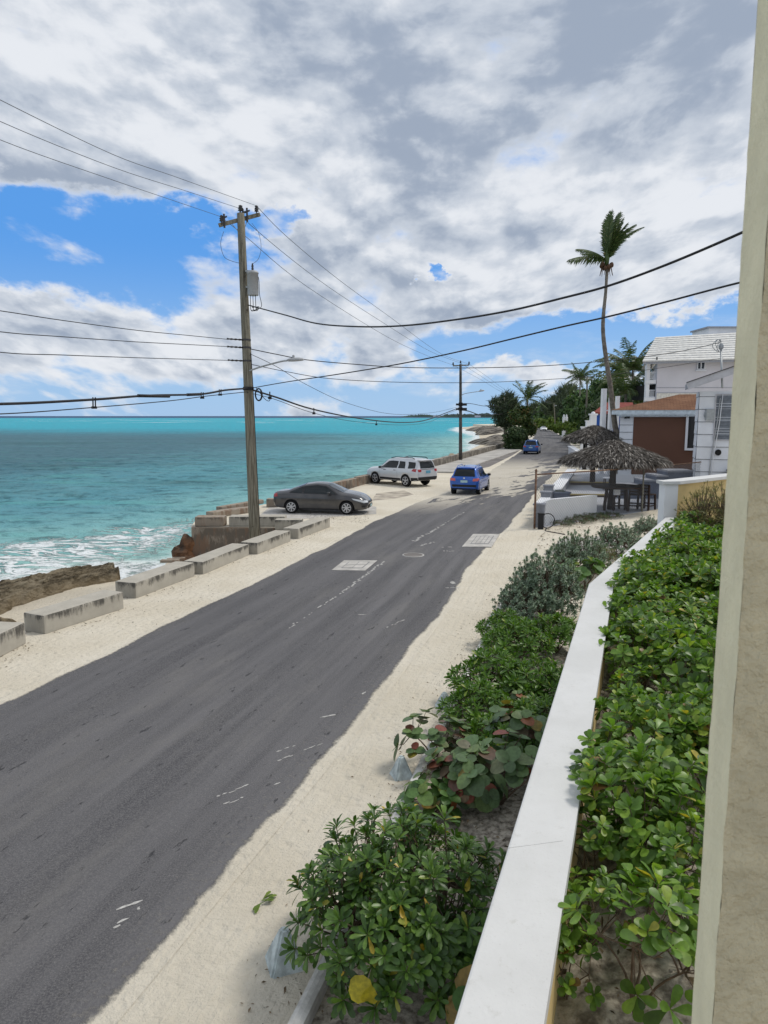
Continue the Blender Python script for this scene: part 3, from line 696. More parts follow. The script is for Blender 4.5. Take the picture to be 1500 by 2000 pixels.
# ------------------------------------------------------------------ utility poles
PA = G(498, 1050, -.02); PA_T = D(470, 417, PA.y + .1)
PB = G(899.5, 900, 0); PB_T = D(899.5, 711, PB.y)
PC = G(985.5, 874, 0); PC_T = D(985, 776, PC.y)
def up_on(p, q, v):                        # point on a pole at picture height v
    lo, hi = 0, 1
    for _ in range(30):
        k = (lo + hi) / 2; w = Vector(p).lerp(Vector(q), k); dd = w - Vector((0, 0, H))
        yc = dd.y * CP - dd.z * SP; zc = dd.y * SP + dd.z * CP; vv = 1000 - F * zc / yc
        if vv > v: lo = k
        else: hi = k
    return w
LINE_D = Vector((PB.x - PA.x, PB.y - PA.y, 0)).normalized(); LINE_N = Vector((LINE_D.y, -LINE_D.x, 0))
def pole_a():
    t = thing('utility_pole', PA, 'tall weathered wooden utility pole carrying a grey transformer beside the concrete blocks', 'utility pole', 'utility poles along the coast road')
    P = MB(); n = 14; P.tube([Vector(PA).lerp(PA_T, i / n) - Vector((0, 0, .6 if i == 0 else 0)) + Vector((noise.noise(Vector((i, 0, 0))) * .02, 0, 0)) for i in range(n + 1)], [.205 - .075 * i / n for i in range(n + 1)], 14)
    P.build('pole', M['wood'], t, True)
    e0, e1 = D(428, 440, PA.y - .25), D(507, 419, PA.y + .55); c = MB(); c.beam(e0, e1, .11, .13); cx = c.build('crossarm', M['wood'], t, True)
    br = MB(); m = PA.lerp(PA_T, .935)
    for k in (.28, .72): br.beam(e0.lerp(e1, k), m, .03, .012)
    br.build('brace', M['galv'], t, True)
    def insul(p, r=.085, h=.22):
        b = MB(); b.lathe(p, [(.02, -.10), (.02, 0), (r, .02), (r * .55, .07), (r, .09), (r * .5, .15), (r * .8, .17), (r * .4, h)], 12); b.build('insulator', M['ceram'], t, True)
    tops = [D(430, 432, e0.y), D(467.5, 416, PA_T.y), D(501, 411, e1.y)]
    insul(tops[0] + Vector((.05, 0, -.02))); insul(PA_T + Vector((0, 0, .08)), .10, .2); insul(tops[2] - Vector((0, 0, .05)))
    for u, v, k in ((440, 432, .14), (480, 420, .6), (486, 419, .7)):
        b = MB(); p = e0.lerp(e1, k); b.beam(p + Vector((0, -.08, -.16)), p + Vector((0, -.12, .30)), .06, .06); b.beam(p + Vector((-.1, -.1, .14)), p + Vector((.1, -.1, .22)), .03, .05); b.build('fuse_cutout', M['ceram'], t, True)
    for s in (-1, 1):
        b = MB(); c0 = D(437, 452, PA.y - .2) if s < 0 else D(492, 436, PA.y + .3); m0 = D(437, 500, PA.y - .25) if s < 0 else D(510, 482, PA.y - .2); c1 = D(472, 515, PA.y - .2) if s < 0 else D(494, 515, PA.y - .25)
        b.tube(smooth_line([c0, D(431, 475, PA.y - .3) if s < 0 else D(505, 455, PA.y), m0, D(450, 509, PA.y - .25) if s < 0 else D(505, 505, PA.y - .25), c1], 5), .008, 4); b.build('jumper_wire', M['thinwire'], t, True)
    # transformer
    tc = D(494.5, 578, PA.y - .18); tt = D(494, 532, PA.y - .18); h = tt.z - tc.z
    tr = MB(); tr.lathe(tc, [(.10, 0), (.185, .015), (.195, .04), (.195, h - .05), (.21, h - .05), (.21, h), (.15, h + .05), (.03, h + .07)], 24); k = tr.build('transformer', M['tank'], t, True)
    bs = MB(); bs.lathe(tc + Vector((0, 0, h + .05)), [(.035, 0), (.055, .03), (.03, .06), (.05, .09), (.028, .12), (.045, .15), (.02, .26)], 10); q = bs.build('bushing', M['ceram'], k)
    q.location = -Vector(t.location)
    for i in range(3):
        b = MB(); p = tc + Vector((-.08 + .09 * i, -.1, .02)); b.tube(smooth_line([p, p + Vector((0, 0, -.25)), p + Vector((.02, 0, -.55)), D(502 + 2 * i, 603 - 2 * i, PA.y - .2), D(492, 597 + 2 * i, PA.y - .2)], 4), .012, 5); b.build('lead_wire', M['wire'], t, True)
    b = MB(); b.tube(smooth_line([tc + Vector((.2, -.03, h - .15)), D(506, 550, PA.y - .2), D(507, 575, PA.y - .2), D(511, 597, PA.y - .2), D(503, 604, PA.y - .2), D(491, 606, PA.y - .2)], 4), .011, 5); b.build('lead_wire', M['wire'], t, True)
    a = up_on(PA, PA_T, 545)
    for z in (.25, -.3): hb = MB(); hb.box((a.x + .2, a.y - .1, a.z + z), (.2, .12, .06)); hb.build('bracket', M['galv'], t, True)
    # street light
    l0, l1, l2 = up_on(PA, PA_T, 726), D(549, 706, PA.y - .15), D(560, 704.5, PA.y - .15)
    b = MB(); b.tube(smooth_line([l0 + Vector((0, -.1, 0)), l0.lerp(l1, .45) + Vector((0, -.08, .02)), l1, l2], 5), .03, 8); b.build('lamp_arm', M['galv'], t, True)
    lamp_head(t, l2, D(594, 702.5, PA.y - .15), .13)
    cg = MB(); cg.tube([up_on(PA, PA_T, 690) + Vector((.17, -.1, 0)), up_on(PA, PA_T, 760) + Vector((.19, -.1, 0)), up_on(PA, PA_T, 900) + Vector((.20, -.1, 0)), up_on(PA, PA_T, 1040) + Vector((.22, -.1, 0))], .014, 5); cg.build('ground_cable', M['wire'], t, True)
    for v in (664, 679, 705):
        rk = MB(); a = up_on(PA, PA_T, v); rk.tube([a + Vector((-.15 + .02 * i, -.05, 0)) + Vector((-.085 * i, -.05 * i, .0)) for i in range(8)], [.022, .04] * 4, 6)
        rk.lathe(a + Vector((0, 0, -.03)), [(.172, 0), (.172, .06)], 14); rk.build('cable_clamp', M['ceram'], t, True)
    cl = MB(); a = D(505, 769, PA.y - .2)
    for i in range(4): cl.tube([a + Vector((math.cos(q * .42) * (.10 + .012 * i), .01 * i, math.sin(q * .42) * (.2 + .01 * i) - .03)) for q in range(16)], .012, 4, cap=False)
    cl.tube(smooth_line([D(500, 757, PA.y - .2), D(516, 778, PA.y - .2), D(526, 783, PA.y - .2), D(528, 771, PA.y - .2)], 4), .012, 4)
    cl.lathe(up_on(PA, PA_T, 759) + Vector((0, 0, -.06)), [(.2, 0), (.2, .12)], 14); cl.build('cable_coil', M['wire'], t, True)
    return tops
def lamp_head(t, p, q, r):
    d = (q - p); L = d.length; d = d / L; b = MB(); up = Vector((0, 0, 1)); s = d.cross(up).normalized(); n = s.cross(d)
    prof = [(0, .45), (.15, .8), (.35, 1.0), (.7, .95), (.92, .7), (1, .25)]; vs = []; K = 10
    for k, w in prof:
        for i in range(K):
            a = 2 * math.pi * i / K; vs.append(p + d * L * k + s * math.cos(a) * r * w + n * (math.sin(a) * r * w * (.75 if math.sin(a) > 0 else .35)))
    b.add(vs, [(j * K + i, j * K + (i + 1) % K, (j + 1) * K + (i + 1) % K, (j + 1) * K + i) for j in range(len(prof) - 1) for i in range(K)] , 0, True)
    b.add(vs[:K], [range(K)]); b.add(vs[-K:], [range(K)]); b.lathe(p + d * L * .4 + n * r * .7, [(.04, 0), (.05, .07), (.02, .1)], 8)
    return b.build('lamp_head', M['tank'], t, True)
TOPS = pole_a()
def simple_pole(base, top, label, r=.17, arm=None, lamp=None, kit=True, group='utility poles along the coast road', mt=None):
    t = thing('utility_pole', base, label, 'utility pole', group); b = MB()
    b.tube([Vector(base).lerp(top, i / 6) for i in range(7)], [r - r * .35 * i / 6 for i in range(7)], 10); b.build('pole', mt or M['wood'], t, True)
    if arm:
        c = MB(); c.beam(arm[0], arm[1], .10, .12); c.build('crossarm', M['wood'], t, True)
        for p in (arm[0], Vector(top), arm[1]):
            i = MB(); i.lathe(Vector(p) + Vector((0, 0, .05)), [(.02, 0), (.11, .05), (.05, .15), (.09, .2), (.03, .3)], 8); i.build('insulator', M['ceram'], t, True)
    if lamp:
        pts, hd = lamp
        c = MB(); c.tube(smooth_line(pts, 4), .035, 6); c.build('lamp_arm', M['galv'], t, True); lamp_head(t, pts[-1], hd, .16)
    return t
y = PB.y
M['dwood'] = mat('dark_pole_wood', (.085, .08, .075), .95, .35, 4)
tb = simple_pole(PB, PB_T, 'dark wooden utility pole with crossarm and lamp by the parking apron', .19, (D(885, 714.5, y - .3), D(916, 713, y + .6)), ([D(901, 776, y - .1), D(903, 771, y - .1), D(912, 768, y - .1), D(935, 764.5, y - .1)], D(946, 763, y - .1)), mt=M['dwood'])
for v in (793, 802): rk = MB(); a = up_on(PB, PB_T, v); rk.lathe(a, [(.2, 0), (.24, .1), (.2, .35)], 8); rk.box((a.x + .35, a.y - .2, a.z + .15), (.5, .25, .25)); rk.box((a.x - .3, a.y - .2, a.z + .15), (.35, .25, .2)); rk.build('cable_clamp', M['wire'], tb, True)
simple_pole(PC, PC_T, 'thin bare wooden pole in front of the roadside bushes', .16)
simple_pole(Vector((48, 200, 0)), D(1082, 788, 200), 'short grey lamp pole among the low bushes near the white car', .16, None, ([D(1082, 796, 200), D(1083, 793, 199.8)], D(1088, 792, 199.5)))
simple_pole(Vector((D(1146, 800, 95).x, 95, 0)), D(1147, 738, 95), 'tall thin grey pole in front of the dark trees by the white gate', .16)
# ------------------------------------------------------------------ wires: each hangs in the vertical plane through its two ends
def wire(a, b, px, r, label, mt=None, name='power_line', group=None, n=6, spl=None):
    a, b = Vector(a), Vector(b); h = Vector((b.x - a.x, b.y - a.y)); pts = [a]
    for u, v in px:
        d = ray(u, v); det = d.x * h.y - d.y * h.x
        t = (a.x * h.y - a.y * h.x) / det; pts.append(Vector((0, 0, H)) + d * t)
    pts.append(b)
    for e in (0, -1):
        p, q = (pts[0], pts[1]) if e == 0 else (pts[-1], pts[-2]); r_ = (pts[2] - pts[1]).length if e == 0 else (pts[-2] - pts[-3]).length if len(pts) > 2 else 9
        k = int((p - q).length / max(r_, .5)) if len(pts) > 2 else 0
        ex = [q.lerp(p, i / (k + 1)) for i in range(1, k + 1)]
        if e == 0: pts[1:1] = ex[::-1]
        else: pts[-1:-1] = ex
    m = MB(); m.tube(smooth_line(pts, n), r, 5)
    t = None
    if spl:
        t = thing(name, a, label, 'cable', group); m.build('cable', mt or M['wire'], t, True)
        return t, pts
    o = m.build(name, mt or M['wire']); o.location = a
    for v in o.data.vertices: v.co -= a
    tag(o, label, 'cable', group); return o, pts
PREV = PA - LINE_D * 46
def sag(a, b, s, k): return a.lerp(b, k) - Vector((0, 0, 4 * s * k * (1 - k)))
gw = 'bare wires along the pole tops'
for i, (v0, lb) in enumerate(((273, 'lowest'), (237, 'middle'), (195, 'highest'))):
    p = TOPS[i] + Vector((0, 0, .16)); q = PREV + LINE_N * (i - 1) * .9 + Vector((0, 0, 11.3 + .25 * i))
    wire(q, p, [(-260, v0 - 140), (-120, v0 - 66), (0, v0), (220, v0 + (p.z * 0) + (( [430, 416, 408][i] - v0) * .50))], .008, '%s of three bare wires coming in over the sea to the pole top' % lb, M['thinwire'], group=gw)
BT = [D(885, 713, PB.y - .3), D(899.5, 709, PB.y), D(916, 711, PB.y + .6)]
MIDS = [[(480, 462), (600, 560), (760, 660), (840, 697)], [(490, 440), (620, 545), (740, 625), (840, 686)], [(560, 462), (660, 545), (760, 618), (860, 690)]]
for i, lb in enumerate(('lower', 'middle', 'upper')):
    wire(TOPS[i] + Vector((0, 0, .16)), BT[i], MIDS[i], .011, '%s bare wire running from the transformer pole to the next pole top' % lb, M['thinwire'], group=gw)
    e = D(1082 + 0, 786 + 2 * i, 200)
    wire(BT[i], e, [(940 + 6 * i, 742 - 3 * i), (985 + 3 * i, 768 - 2 * i)], .012, '%s thin wire leaving the far pole toward the trees' % lb, M['thinwire'], group=gw)
gs = 'thin wires ending on clamps of the near pole'
for v0, v1, u1, lb in ((607, 663, 447, 'highest'), (648, 677, 446, 'middle'), (688, 704, 452, 'lowest')):
    a = PREV + Vector((-2, 0, 8.6 - (v0 - 607) * .016)); b = D(u1, v1, PA.y - .35)
    o, pts = wire(a, b, [(-240, v0 - 34), (0, v0), (120, v0 + (v1 - v0) * .33), (u1 - 180, v0 + (v1 - v0) * .68)], .011, '%s of three thin wires reaching the pole side from the left' % lb, group=gs)
# heavy cable bundle with its messenger
bun = thing('cable_bundle', PREV + Vector((0, 0, 5.2)), 'thick black cable bundle sagging from the left to the pole', 'cable')
def wire_part(t, a, b, px, r, name='cable', mt=None):
    o, pts = wire(a, b, px, r, 'x', mt); bpy.data.objects.remove(o)
    m = MB(); m.tube(smooth_line(pts, 6), r, 6); return m.build(name, mt or M['wire'], t, True), pts
pa = up_on(PA, PA_T, 759) + Vector((0, -.2, 0)); pb = up_on(PB, PB_T, 795) + Vector((0, -.2, 0))
wire_part(bun, PREV + Vector((0, 0, 5.6)), pa, [(-250, 787), (0, 789), (180, 780.5), (290, 772.5), (390, 770), (440, 762)], .034)
wire_part(bun, PREV + Vector((0, 0, 5.2)), pa - Vector((0, 0, .12)), [(-250, 811), (0, 808.5), (180, 796), (330, 783), (400, 774)], .014)
for u, v, w in ((184, 780, 796), (395, 769, 777), (430, 763, 771)):
    d = ray(u, v); h = Vector((pa.x - PREV.x, pa.y - PREV.y)); tt = (PREV.x * h.y - PREV.y * h.x) / (d.x * h.y - d.y * h.x)
    sp = MB(); q0 = Vector((0, 0, H)) + d * tt; q1 = Vector((0, 0, H)) + ray(u, w) * tt
    sp.beam(q0 + Vector((-.03, 0, .05)), q1 + Vector((-.03, 0, -.03)), .025, .025); sp.beam(q0 + Vector((.03, 0, .05)), q1 + Vector((.03, 0, -.03)), .025, .025)
    sp.box(tuple(q1), (.12, .06, .06)); sp.build('spacer_clamp', M['wire'], bun, True)
for (u0, v0), (u1, v1) in (((270, 773), (330, 774)), ((366, 771), (392, 770))):
    d = ray(u0, v0); h = Vector((pa.x - PREV.x, pa.y - PREV.y)); cr = PREV.x * h.y - PREV.y * h.x
    e = ray(u1, v1); sp = MB(); sp.tube([Vector((0, 0, H)) + d * (cr / (d.x * h.y - d.y * h.x)), Vector((0, 0, H)) + e * (cr / (e.x * h.y - e.y * h.x))], .05, 6); sp.build('cable_splice', M['wire'], bun, True)
bun2 = thing('cable_bundle', pa, 'thick black cable bundle drooping from the near pole to the next pole', 'cable')
wire_part(bun2, pa, pb, [(540, 776), (610, 799), (700, 817), (780, 825), (830, 821), (872, 806)], .034)
wire_part(bun2, pa - Vector((0, 0, .15)), pb - Vector((0, 0, .15)), [(534, 779), (610, 806), (690, 823), (780, 830), (835, 825), (874, 808)], .012)
for u, v in ((527, 771), (613, 802), (735, 825)):
    d = ray(u, v); h = Vector((pb.x - pa.x, pb.y - pa.y)); tt = (pa.x * h.y - pa.y * h.x) / (d.x * h.y - d.y * h.x); q = Vector((0, 0, H)) + d * tt
    sp = MB(); sp.beam(q + Vector((0, 0, .12)), q - Vector((0, 0, .14)), .04, .04); sp.box((q.x, q.y, q.z - .12), (.13, .1, .1)); sp.build('spacer_clamp', M['wire'], bun2, True)
E1 = D(1540, 412, 9.5); E2 = D(1540, 530, 9.2); MAST = D(1409, 668, 37.5)
wire(up_on(PA, PA_T, 597) + Vector((.15, -.15, 0)), E1, [(560, 616), (620, 632), (700, 638), (790, 636), (900, 623), (1000, 606), (1100, 582), (1190, 558), (1300, 518), (1430, 463)], .021, 'thick twisted black service cable swinging from the pole toward the house', group='service cables crossing the road')
wire(pa + Vector((.1, 0, 0)), E2, [(560, 746), (660, 731), (780, 711), (900, 686), (1000, 662), (1100, 638), (1190, 618), (1300, 590), (1425, 557)], .015, 'straight black cable climbing from the bundle clamp across the palm trunk', group='service cables crossing the road')
q = up_on(PA, PA_T, 682) + Vector((.15, -.1, 0))
wire(q, MAST, [(540, 692), (600, 703), (700, 712), (800, 718), (960, 718), (1100, 712), (1255, 697), (1340, 684)], .017, 'black service cable from the pole clamps to the roof mast', group='service cables crossing the road')
wire(up_on(PA, PA_T, 712) + Vector((.15, -.1, 0)), D(1412, 699, 38), [(560, 726), (640, 739), (760, 746), (900, 747.5), (1020, 744), (1180, 733), (1300, 717)], .012, 'thin black cable passing low over the road to the white boarded house', group='service cables crossing the road')
wire(up_on(PA, PA_T, 692) + Vector((.15, -.1, 0)), pb + Vector((0, 0, .1)), [(540, 716), (600, 752), (680, 788), (770, 809), (850, 805)], .011, 'thin cable drooping below the lamp arm toward the next pole', group='thin cables between the poles')
pc = up_on(PC, PC_T, 800)
wire(pb, pc, [(915, 788), (945, 793), (968, 793)], .03, 'short dark cable between the far lamp pole and the thin bare pole', group='thin cables between the poles')
wire(pb - Vector((0, 0, .3)), pc - Vector((0, 0, .6)), [(915, 803), (940, 811), (965, 810)], .05, 'thick sagging cable from the far lamp pole into the bushes', group='thin cables between the poles')
# ------------------------------------------------------------------ cars
def paint(name, col, rough=.28, metal=.35, flake=.06):
    m, t, p = newmat(name); c = objc(t)
    d = nz(t, c, 1.6, 5, .65).ss(.4, .75) * .09
    t.links.new(mixc(t, d, col, (.42, .38, .32)), p.inputs['Base Color'])       # thin film of dust
    p.inputs['Roughness'].default_value = rough; p.inputs['Metallic'].default_value = metal
    p.inputs['Coat Weight'].default_value = .7; p.inputs['Coat Roughness'].default_value = .08
    return m
def plain(name, col, rough=.4, metal=0, spec=.5, coat=0):
    return mat(name, col, rough, .04, 5, spec=spec, metal=metal, coat=coat)
CG = plain('car_glass', (.012, .016, .018), .10, 0, .35)
CGC = plain('windscreen_glass', (.05, .065, .075), .05, 0, 1.0)
TY = plain('tyre', (.014, .014, .015), .85, 0, .2); RIM = plain('alloy_rim', (.52, .53, .55), .35, .5); DKP = plain('black_trim', (.018, .018, .02), .55, 0, .3)
RED = plain('red_lamp', (.34, .012, .016), .2, 0, .6, .5); CLR = plain('clear_lamp', (.62, .64, .66), .15, .1, .7, .6); ORG = plain('pinkish_lamp', (.60, .10, .08), .2, 0, .6, .5)
PLT = plain('plate_blue', (.10, .30, .42), .5); PLG = plain('plate_pale', (.42, .60, .62), .5); CHR = plain('chrome', (.6, .6, .62), .2, .9)
def pch(tab, x, j):
    i = 0
    while i < len(tab) - 2 and x > tab[i + 1][0]: i += 1
    a, b = tab[i], tab[i + 1]; t = max(0, min(1, (x - a[0]) / (b[0] - a[0])))
    def sl(k):
        if k <= 0 or k >= len(tab) - 1: 
            k0, k1 = (0, 1) if k <= 0 else (len(tab) - 2, len(tab) - 1); return (tab[k1][j] - tab[k0][j]) / (tab[k1][0] - tab[k0][0])
        d0 = (tab[k][j] - tab[k - 1][j]) / (tab[k][0] - tab[k - 1][0]); d1 = (tab[k + 1][j] - tab[k][j]) / (tab[k + 1][0] - tab[k][0])
        return 0 if d0 * d1 <= 0 else 2 * d0 * d1 / (d0 + d1)
    h = b[0] - a[0]; m0, m1 = sl(i) * h, sl(i + 1) * h
    return (2 * t ** 3 - 3 * t * t + 1) * a[j] + (t ** 3 - 2 * t * t + t) * m0 + (-2 * t ** 3 + 3 * t * t) * b[j] + (t ** 3 - t * t) * m1
def car(label, loc, heading, tab, wheels, wr, wy, pm, feats, group=None, cat='car', name='parked_car'):
    t = thing(name, (loc[0], loc[1], 0.0), label, cat, group, heading)
    b = MB(); x0, x1 = tab[0][0], tab[-1][0]; xs = sorted(set([round(x0 + (x1 - x0) * i / 72, 4) for i in range(73)] + [r[0] for r in tab]))
    K = 0; rings = []
    for x in xs:
        zb, zl, zt, wb, wl, wt = [pch(tab, x, j) for j in range(1, 7)]
        g = max(0, min(1, (zt - zl - .10) / .25)); cr = .018 + .022 * g
        half = [(wb * .80, zb), (wb * .97, zb + .03), (wb * 1.0, zb + .10), (wl * .992, zb + (zl - zb) * .45), (wl * 1.0, zb + (zl - zb) * .72), (wl * .985, zl - .02),
                (wl * .955 * (1 - g) + (wl * .93) * g, zl + (zt - zl) * .14), (wl * .9 * (1 - g) + (wl * .45 + wt * .50) * g, zl + (zt - zl) * (.45 * g + .5 * (1 - g))), (wt + .03 * g, zt - (.10 * g + (zt - zl) * .2 * (1 - g))), (wt * .93, zt - .028 * g), (wt * .72, zt), (wt * .36, zt + cr * .8)]
        ring = [(x, -q, z) for q, z in half] + [(x, 0, zt + cr)] + [(x, q, z) for q, z in reversed(half)]
        rings.append(ring); K = len(ring)
    vs = [p for r in rings for p in r]; fs = []
    for i in range(len(rings) - 1):
        for k in range(K): fs.append((i * K + k, i * K + (k + 1) % K, (i + 1) * K + (k + 1) % K, (i + 1) * K + k))
    b.add(vs, fs, 0, True); b.f += [list(range(K)), [(len(rings) - 1) * K + k for k in range(K)][::-1]]; b.mi += [0, 0]; b.sm += [False, False]
    body = b.build('body', [pm, DKP], t)
    bm = bmesh.new(); bm.from_mesh(body.data); bmesh.ops.recalc_face_normals(bm, faces=bm.faces[:]); bm.to_mesh(body.data)
    bvh = BVHTree.FromBMesh(bm); bm.free()
    # wheel wells
    cut = MB()
    for wx in wheels:
        for s in (-1, 1): cut.lathe((wx, s * (wy + .02), wr), [(wr * 1.13, -.26), (wr * 1.13, .26)], 28, 0, 'Y')
    c = cut.build('well', [DKP])
    cb = bmesh.new(); cb.from_mesh(c.data); bmesh.ops.remove_doubles(cb, verts=cb.verts[:], dist=1e-4); bmesh.ops.recalc_face_normals(cb, faces=cb.faces[:]); cb.to_mesh(c.data); cb.free()
    c.location = t.location; c.rotation_euler = t.rotation_euler
    md = body.modifiers.new('cut', 'BOOLEAN'); md.operation = 'DIFFERENCE'; md.object = c; md.solver = 'EXACT'; md.material_mode = 'TRANSFER'
    bpy.context.view_layer.update(); me = bpy.data.meshes.new_from_object(body.evaluated_get(bpy.context.evaluated_depsgraph_get()))
    body.modifiers.clear(); bpy.data.objects.remove(c)
    if len(me.polygons) > 200: body.data = me
    def cast(axis, a, e):
        if axis == 'R': o, d = Vector((a, -4, e)), Vector((0, 1, 0))
        elif axis == 'L': o, d = Vector((a, 4, e)), Vector((0, -1, 0))
        elif axis == 'B': o, d = Vector((-6, a, e)), Vector((1, 0, 0))
        elif axis == 'F': o, d = Vector((6, a, e)), Vector((-1, 0, 0))
        else: o, d = Vector((a, e, 5)), Vector((0, 0, -1))
        h = bvh.ray_cast(o, d)
        if h[0] is None:
            q = {'R': Vector((a, -.8, e)), 'L': Vector((a, .8, e)), 'B': Vector((x0, a, e)), 'F': Vector((x1, a, e)), 'T': Vector((a, e, 1.4))}[axis]; h = bvh.find_nearest(q)
        n = h[1]; n = -n if n.dot(d) > 0 else n
        return h[0], n
    def pl(line, k):
        n = len(line) - 1; f = k * n; i = min(n - 1, int(f)); r = f - i
        return line[i][0] + (line[i + 1][0] - line[i][0]) * r, line[i][1] + (line[i + 1][1] - line[i][1]) * r
    def patch(name, axis, lo, hi, m, off=.006, nu=14, nv=6, parent=None, th=0):
        g = MB()
        def fn(u, v):
            a, e = pl(lo, u), pl(hi, u); p, n = cast(axis, a[0] + (e[0] - a[0]) * v, a[1] + (e[1] - a[1]) * v); return p + n * off
        g.grid(fn, nu, nv); o = g.build(name, m, parent or t); return o
    for wx in wheels:
        for s in (-1, 1):
            w = MB(); w.lathe((wx, s * wy, wr), [(wr * .66, -.10), (wr * .94, -.105), (wr, -.06), (wr, .06), (wr * .94, .105), (wr * .66, .10)], 28, 0, 'Y'); o = w.build('wheel', TY, t)
            r = MB(); f = s * .108
            ring = [(wr * .68, 0), (wr * .60, 0)]
            for k in range(24):
                a0, a1 = k * math.pi / 12, (k + 1) * math.pi / 12
                def q(rad, a, yy): return (wx + rad * math.cos(a), s * wy + yy, wr + rad * math.sin(a))
                r.add([q(wr * .69, a0, f), q(wr * .69, a1, f), q(wr * .61, a1, f), q(wr * .61, a0, f)], [(0, 1, 2, 3)]); r.add([q(wr * .62, a0, f * .6), q(wr * .62, a1, f * .6), q(0, a1, f * .6)], [(0, 1, 2)], 1)
            sp = feats.get('spokes', 5)
            for k in range(sp):
                a = 2 * math.pi * k / sp + .3
                def q(rad, da, yy): return (wx + rad * math.cos(a + da), s * wy + yy, wr + rad * math.sin(a + da))
                r.add([q(wr * .63, -.16, f), q(wr * .63, .16, f), q(wr * .14, .55, f), q(wr * .14, -.55, f)], [(0, 1, 2, 3)])
            r.add([(wx + wr * .16 * math.cos(k * math.pi / 6), s * wy + f * 1.02, wr + wr * .16 * math.sin(k * math.pi / 6)) for k in range(12)], [range(12)])
            r.build('rim', [RIM, DKP], o)
    for f in feats['patches']:
        patch(*f)
    for (nm, c, d, m, bev) in feats.get('boxes', []):
        q = MB(); q.box(c, d); q.build(nm, m, t, bevel=bev)
    for nm, pts, r, m in feats.get('tubes', []):
        q = MB(); q.tube(pts, r, 6); q.build(nm, m, t)
    return t, patch
def both(nm, lo, hi, m, off=.006, nu=14, nv=6): return [(nm, 'R', lo, hi, m, off, nu, nv), (nm, 'L', lo, hi, m, off, nu, nv)]
def mirrors(x, y, z, m): return [('mirror', (x, s * y, z), (.13, .2, .14), m, .04) for s in (-1, 1)]
COUPE = [(-2.22, .46, .78, .84, .55, .62, .5), (-2.19, .36, .82, .93, .68, .74, .60), (-2.05, .27, .87, 1.00, .78, .82, .66), (-1.6, .22, .91, 1.055, .84, .875, .68), (-1.15, .20, .93, 1.19, .86, .89, .62), (-.6, .18, .93, 1.355, .86, .895, .57), (-.15, .18, .925, 1.395, .86, .895, .56), (.3, .18, .91, 1.365, .86, .895, .56), (.75, .18, .90, 1.19, .86, .895, .60), (1.12, .19, .885, 1.01, .86, .89, .68), (1.5, .20, .84, .945, .855, .875, .68), (1.9, .21, .73, .84, .82, .84, .62), (2.12, .23, .62, .70, .74, .75, .55), (2.24, .28, .52, .58, .58, .60, .42), (2.27, .34, .48, .52, .42, .44, .3)]
gp = paint('grey_car_paint', (.050, .050, .054), .22)
wins = both('side_window', [(-1.32, .985), (-.80, .955)], [(-1.28, 1.03), (-.80, 1.225)], CG) + both('side_window', [(-.70, .955), (.78, .935)], [(-.70, 1.245), (-.1, 1.31), (.30, 1.25), (.78, .96)], CG, .006, 24) + both('window_surround', [(-1.40, .965), (.92, .91)], [(-1.36, 1.03), (-.85, 1.245), (-.1, 1.335), (.32, 1.275), (.92, .93)], DKP, .003, 30)
fa = {'spokes': 7, 'patches': wins + [
    ('windscreen', 'T', [(.40, -.52), (.40, .52)], [(1.10, -.63), (1.10, .63)], CGC, .008, 14, 14), ('rear_window', 'T', [(-.72, -.5), (-.72, .5)], [(-1.42, -.56), (-1.42, .56)], CG, .008, 14, 14),
    ('taillight', 'R', [(-2.16, .76), (-1.96, .80)], [(-2.16, .90), (-2.0, .93)], RED, .008, 6, 4), ('taillight', 'B', [(-.70, .74), (-.45, .76)], [(-.70, .92), (-.45, .90)], RED, .008, 6, 4), ('taillight', 'L', [(-2.16, .76), (-1.96, .80)], [(-2.16, .90), (-2.0, .93)], RED, .008, 6, 4),
    ('headlight', 'R', [(1.62, .70), (2.0, .58), (2.13, .54)], [(1.55, .76), (1.95, .70), (2.14, .62)], CLR, .008, 12, 4), ('headlight', 'F', [(-.74, .56), (-.46, .55)], [(-.74, .66), (-.46, .63)], CLR, .010, 6, 4), ('headlight', 'L', [(1.62, .70), (2.13, .54)], [(1.55, .76), (2.14, .62)], CLR, .008, 12, 4),
    ('grille', 'F', [(-.42, .52), (.42, .52)], [(-.44, .60), (.44, .60)], DKP, .012, 10, 3), ('emblem', 'F', [(-.06, .54), (.06, .54)], [(-.06, .60), (.06, .60)], CHR, .02, 2, 2), ('grille', 'F', [(-.5, .28), (.5, .28)], [(-.46, .44), (.46, .44)], DKP, .012, 12, 4), ('number_plate', 'F', [(-.16, .34), (.16, .34)], [(-.16, .44), (.16, .44)], PLG, .03, 3, 3),
    ('fog_lamp_recess', 'R', [(2.0, .34), (2.16, .35)], [(2.0, .42), (2.15, .43)], DKP, .006, 6, 3), ('door_gap', 'R', [(-.76, .30), (-.755, .30)], [(-.78, .95), (-.775, .95)], DKP, .004, 1, 8), ('door_gap', 'R', [(.86, .30), (.865, .30)], [(.80, .90), (.805, .90)], DKP, .004, 1, 8), ('door_gap', 'R', [(-.76, .295), (.86, .295)], [(-.76, .30), (.86, .30)], DKP, .004, 12, 1),
    ('door_handle', 'R', [(-.70, .84), (-.50, .835)], [(-.70, .865), (-.50, .86)], gp, .02, 4, 2), ('sill', 'R', [(-.95, .19), (.92, .19)], [(-.95, .26), (.92, .26)], DKP, .004, 12, 2)],
    'boxes': mirrors(.50, .98, .985, gp)}
rw, fw = G(570, 1003), G(677, 1005); hd = Vector((2.56, -.42, 0)); a = math.atan2(hd.y, hd.x); mid = (rw + fw) / 2 + Vector((-hd.y, hd.x, 0)).normalized() * .8
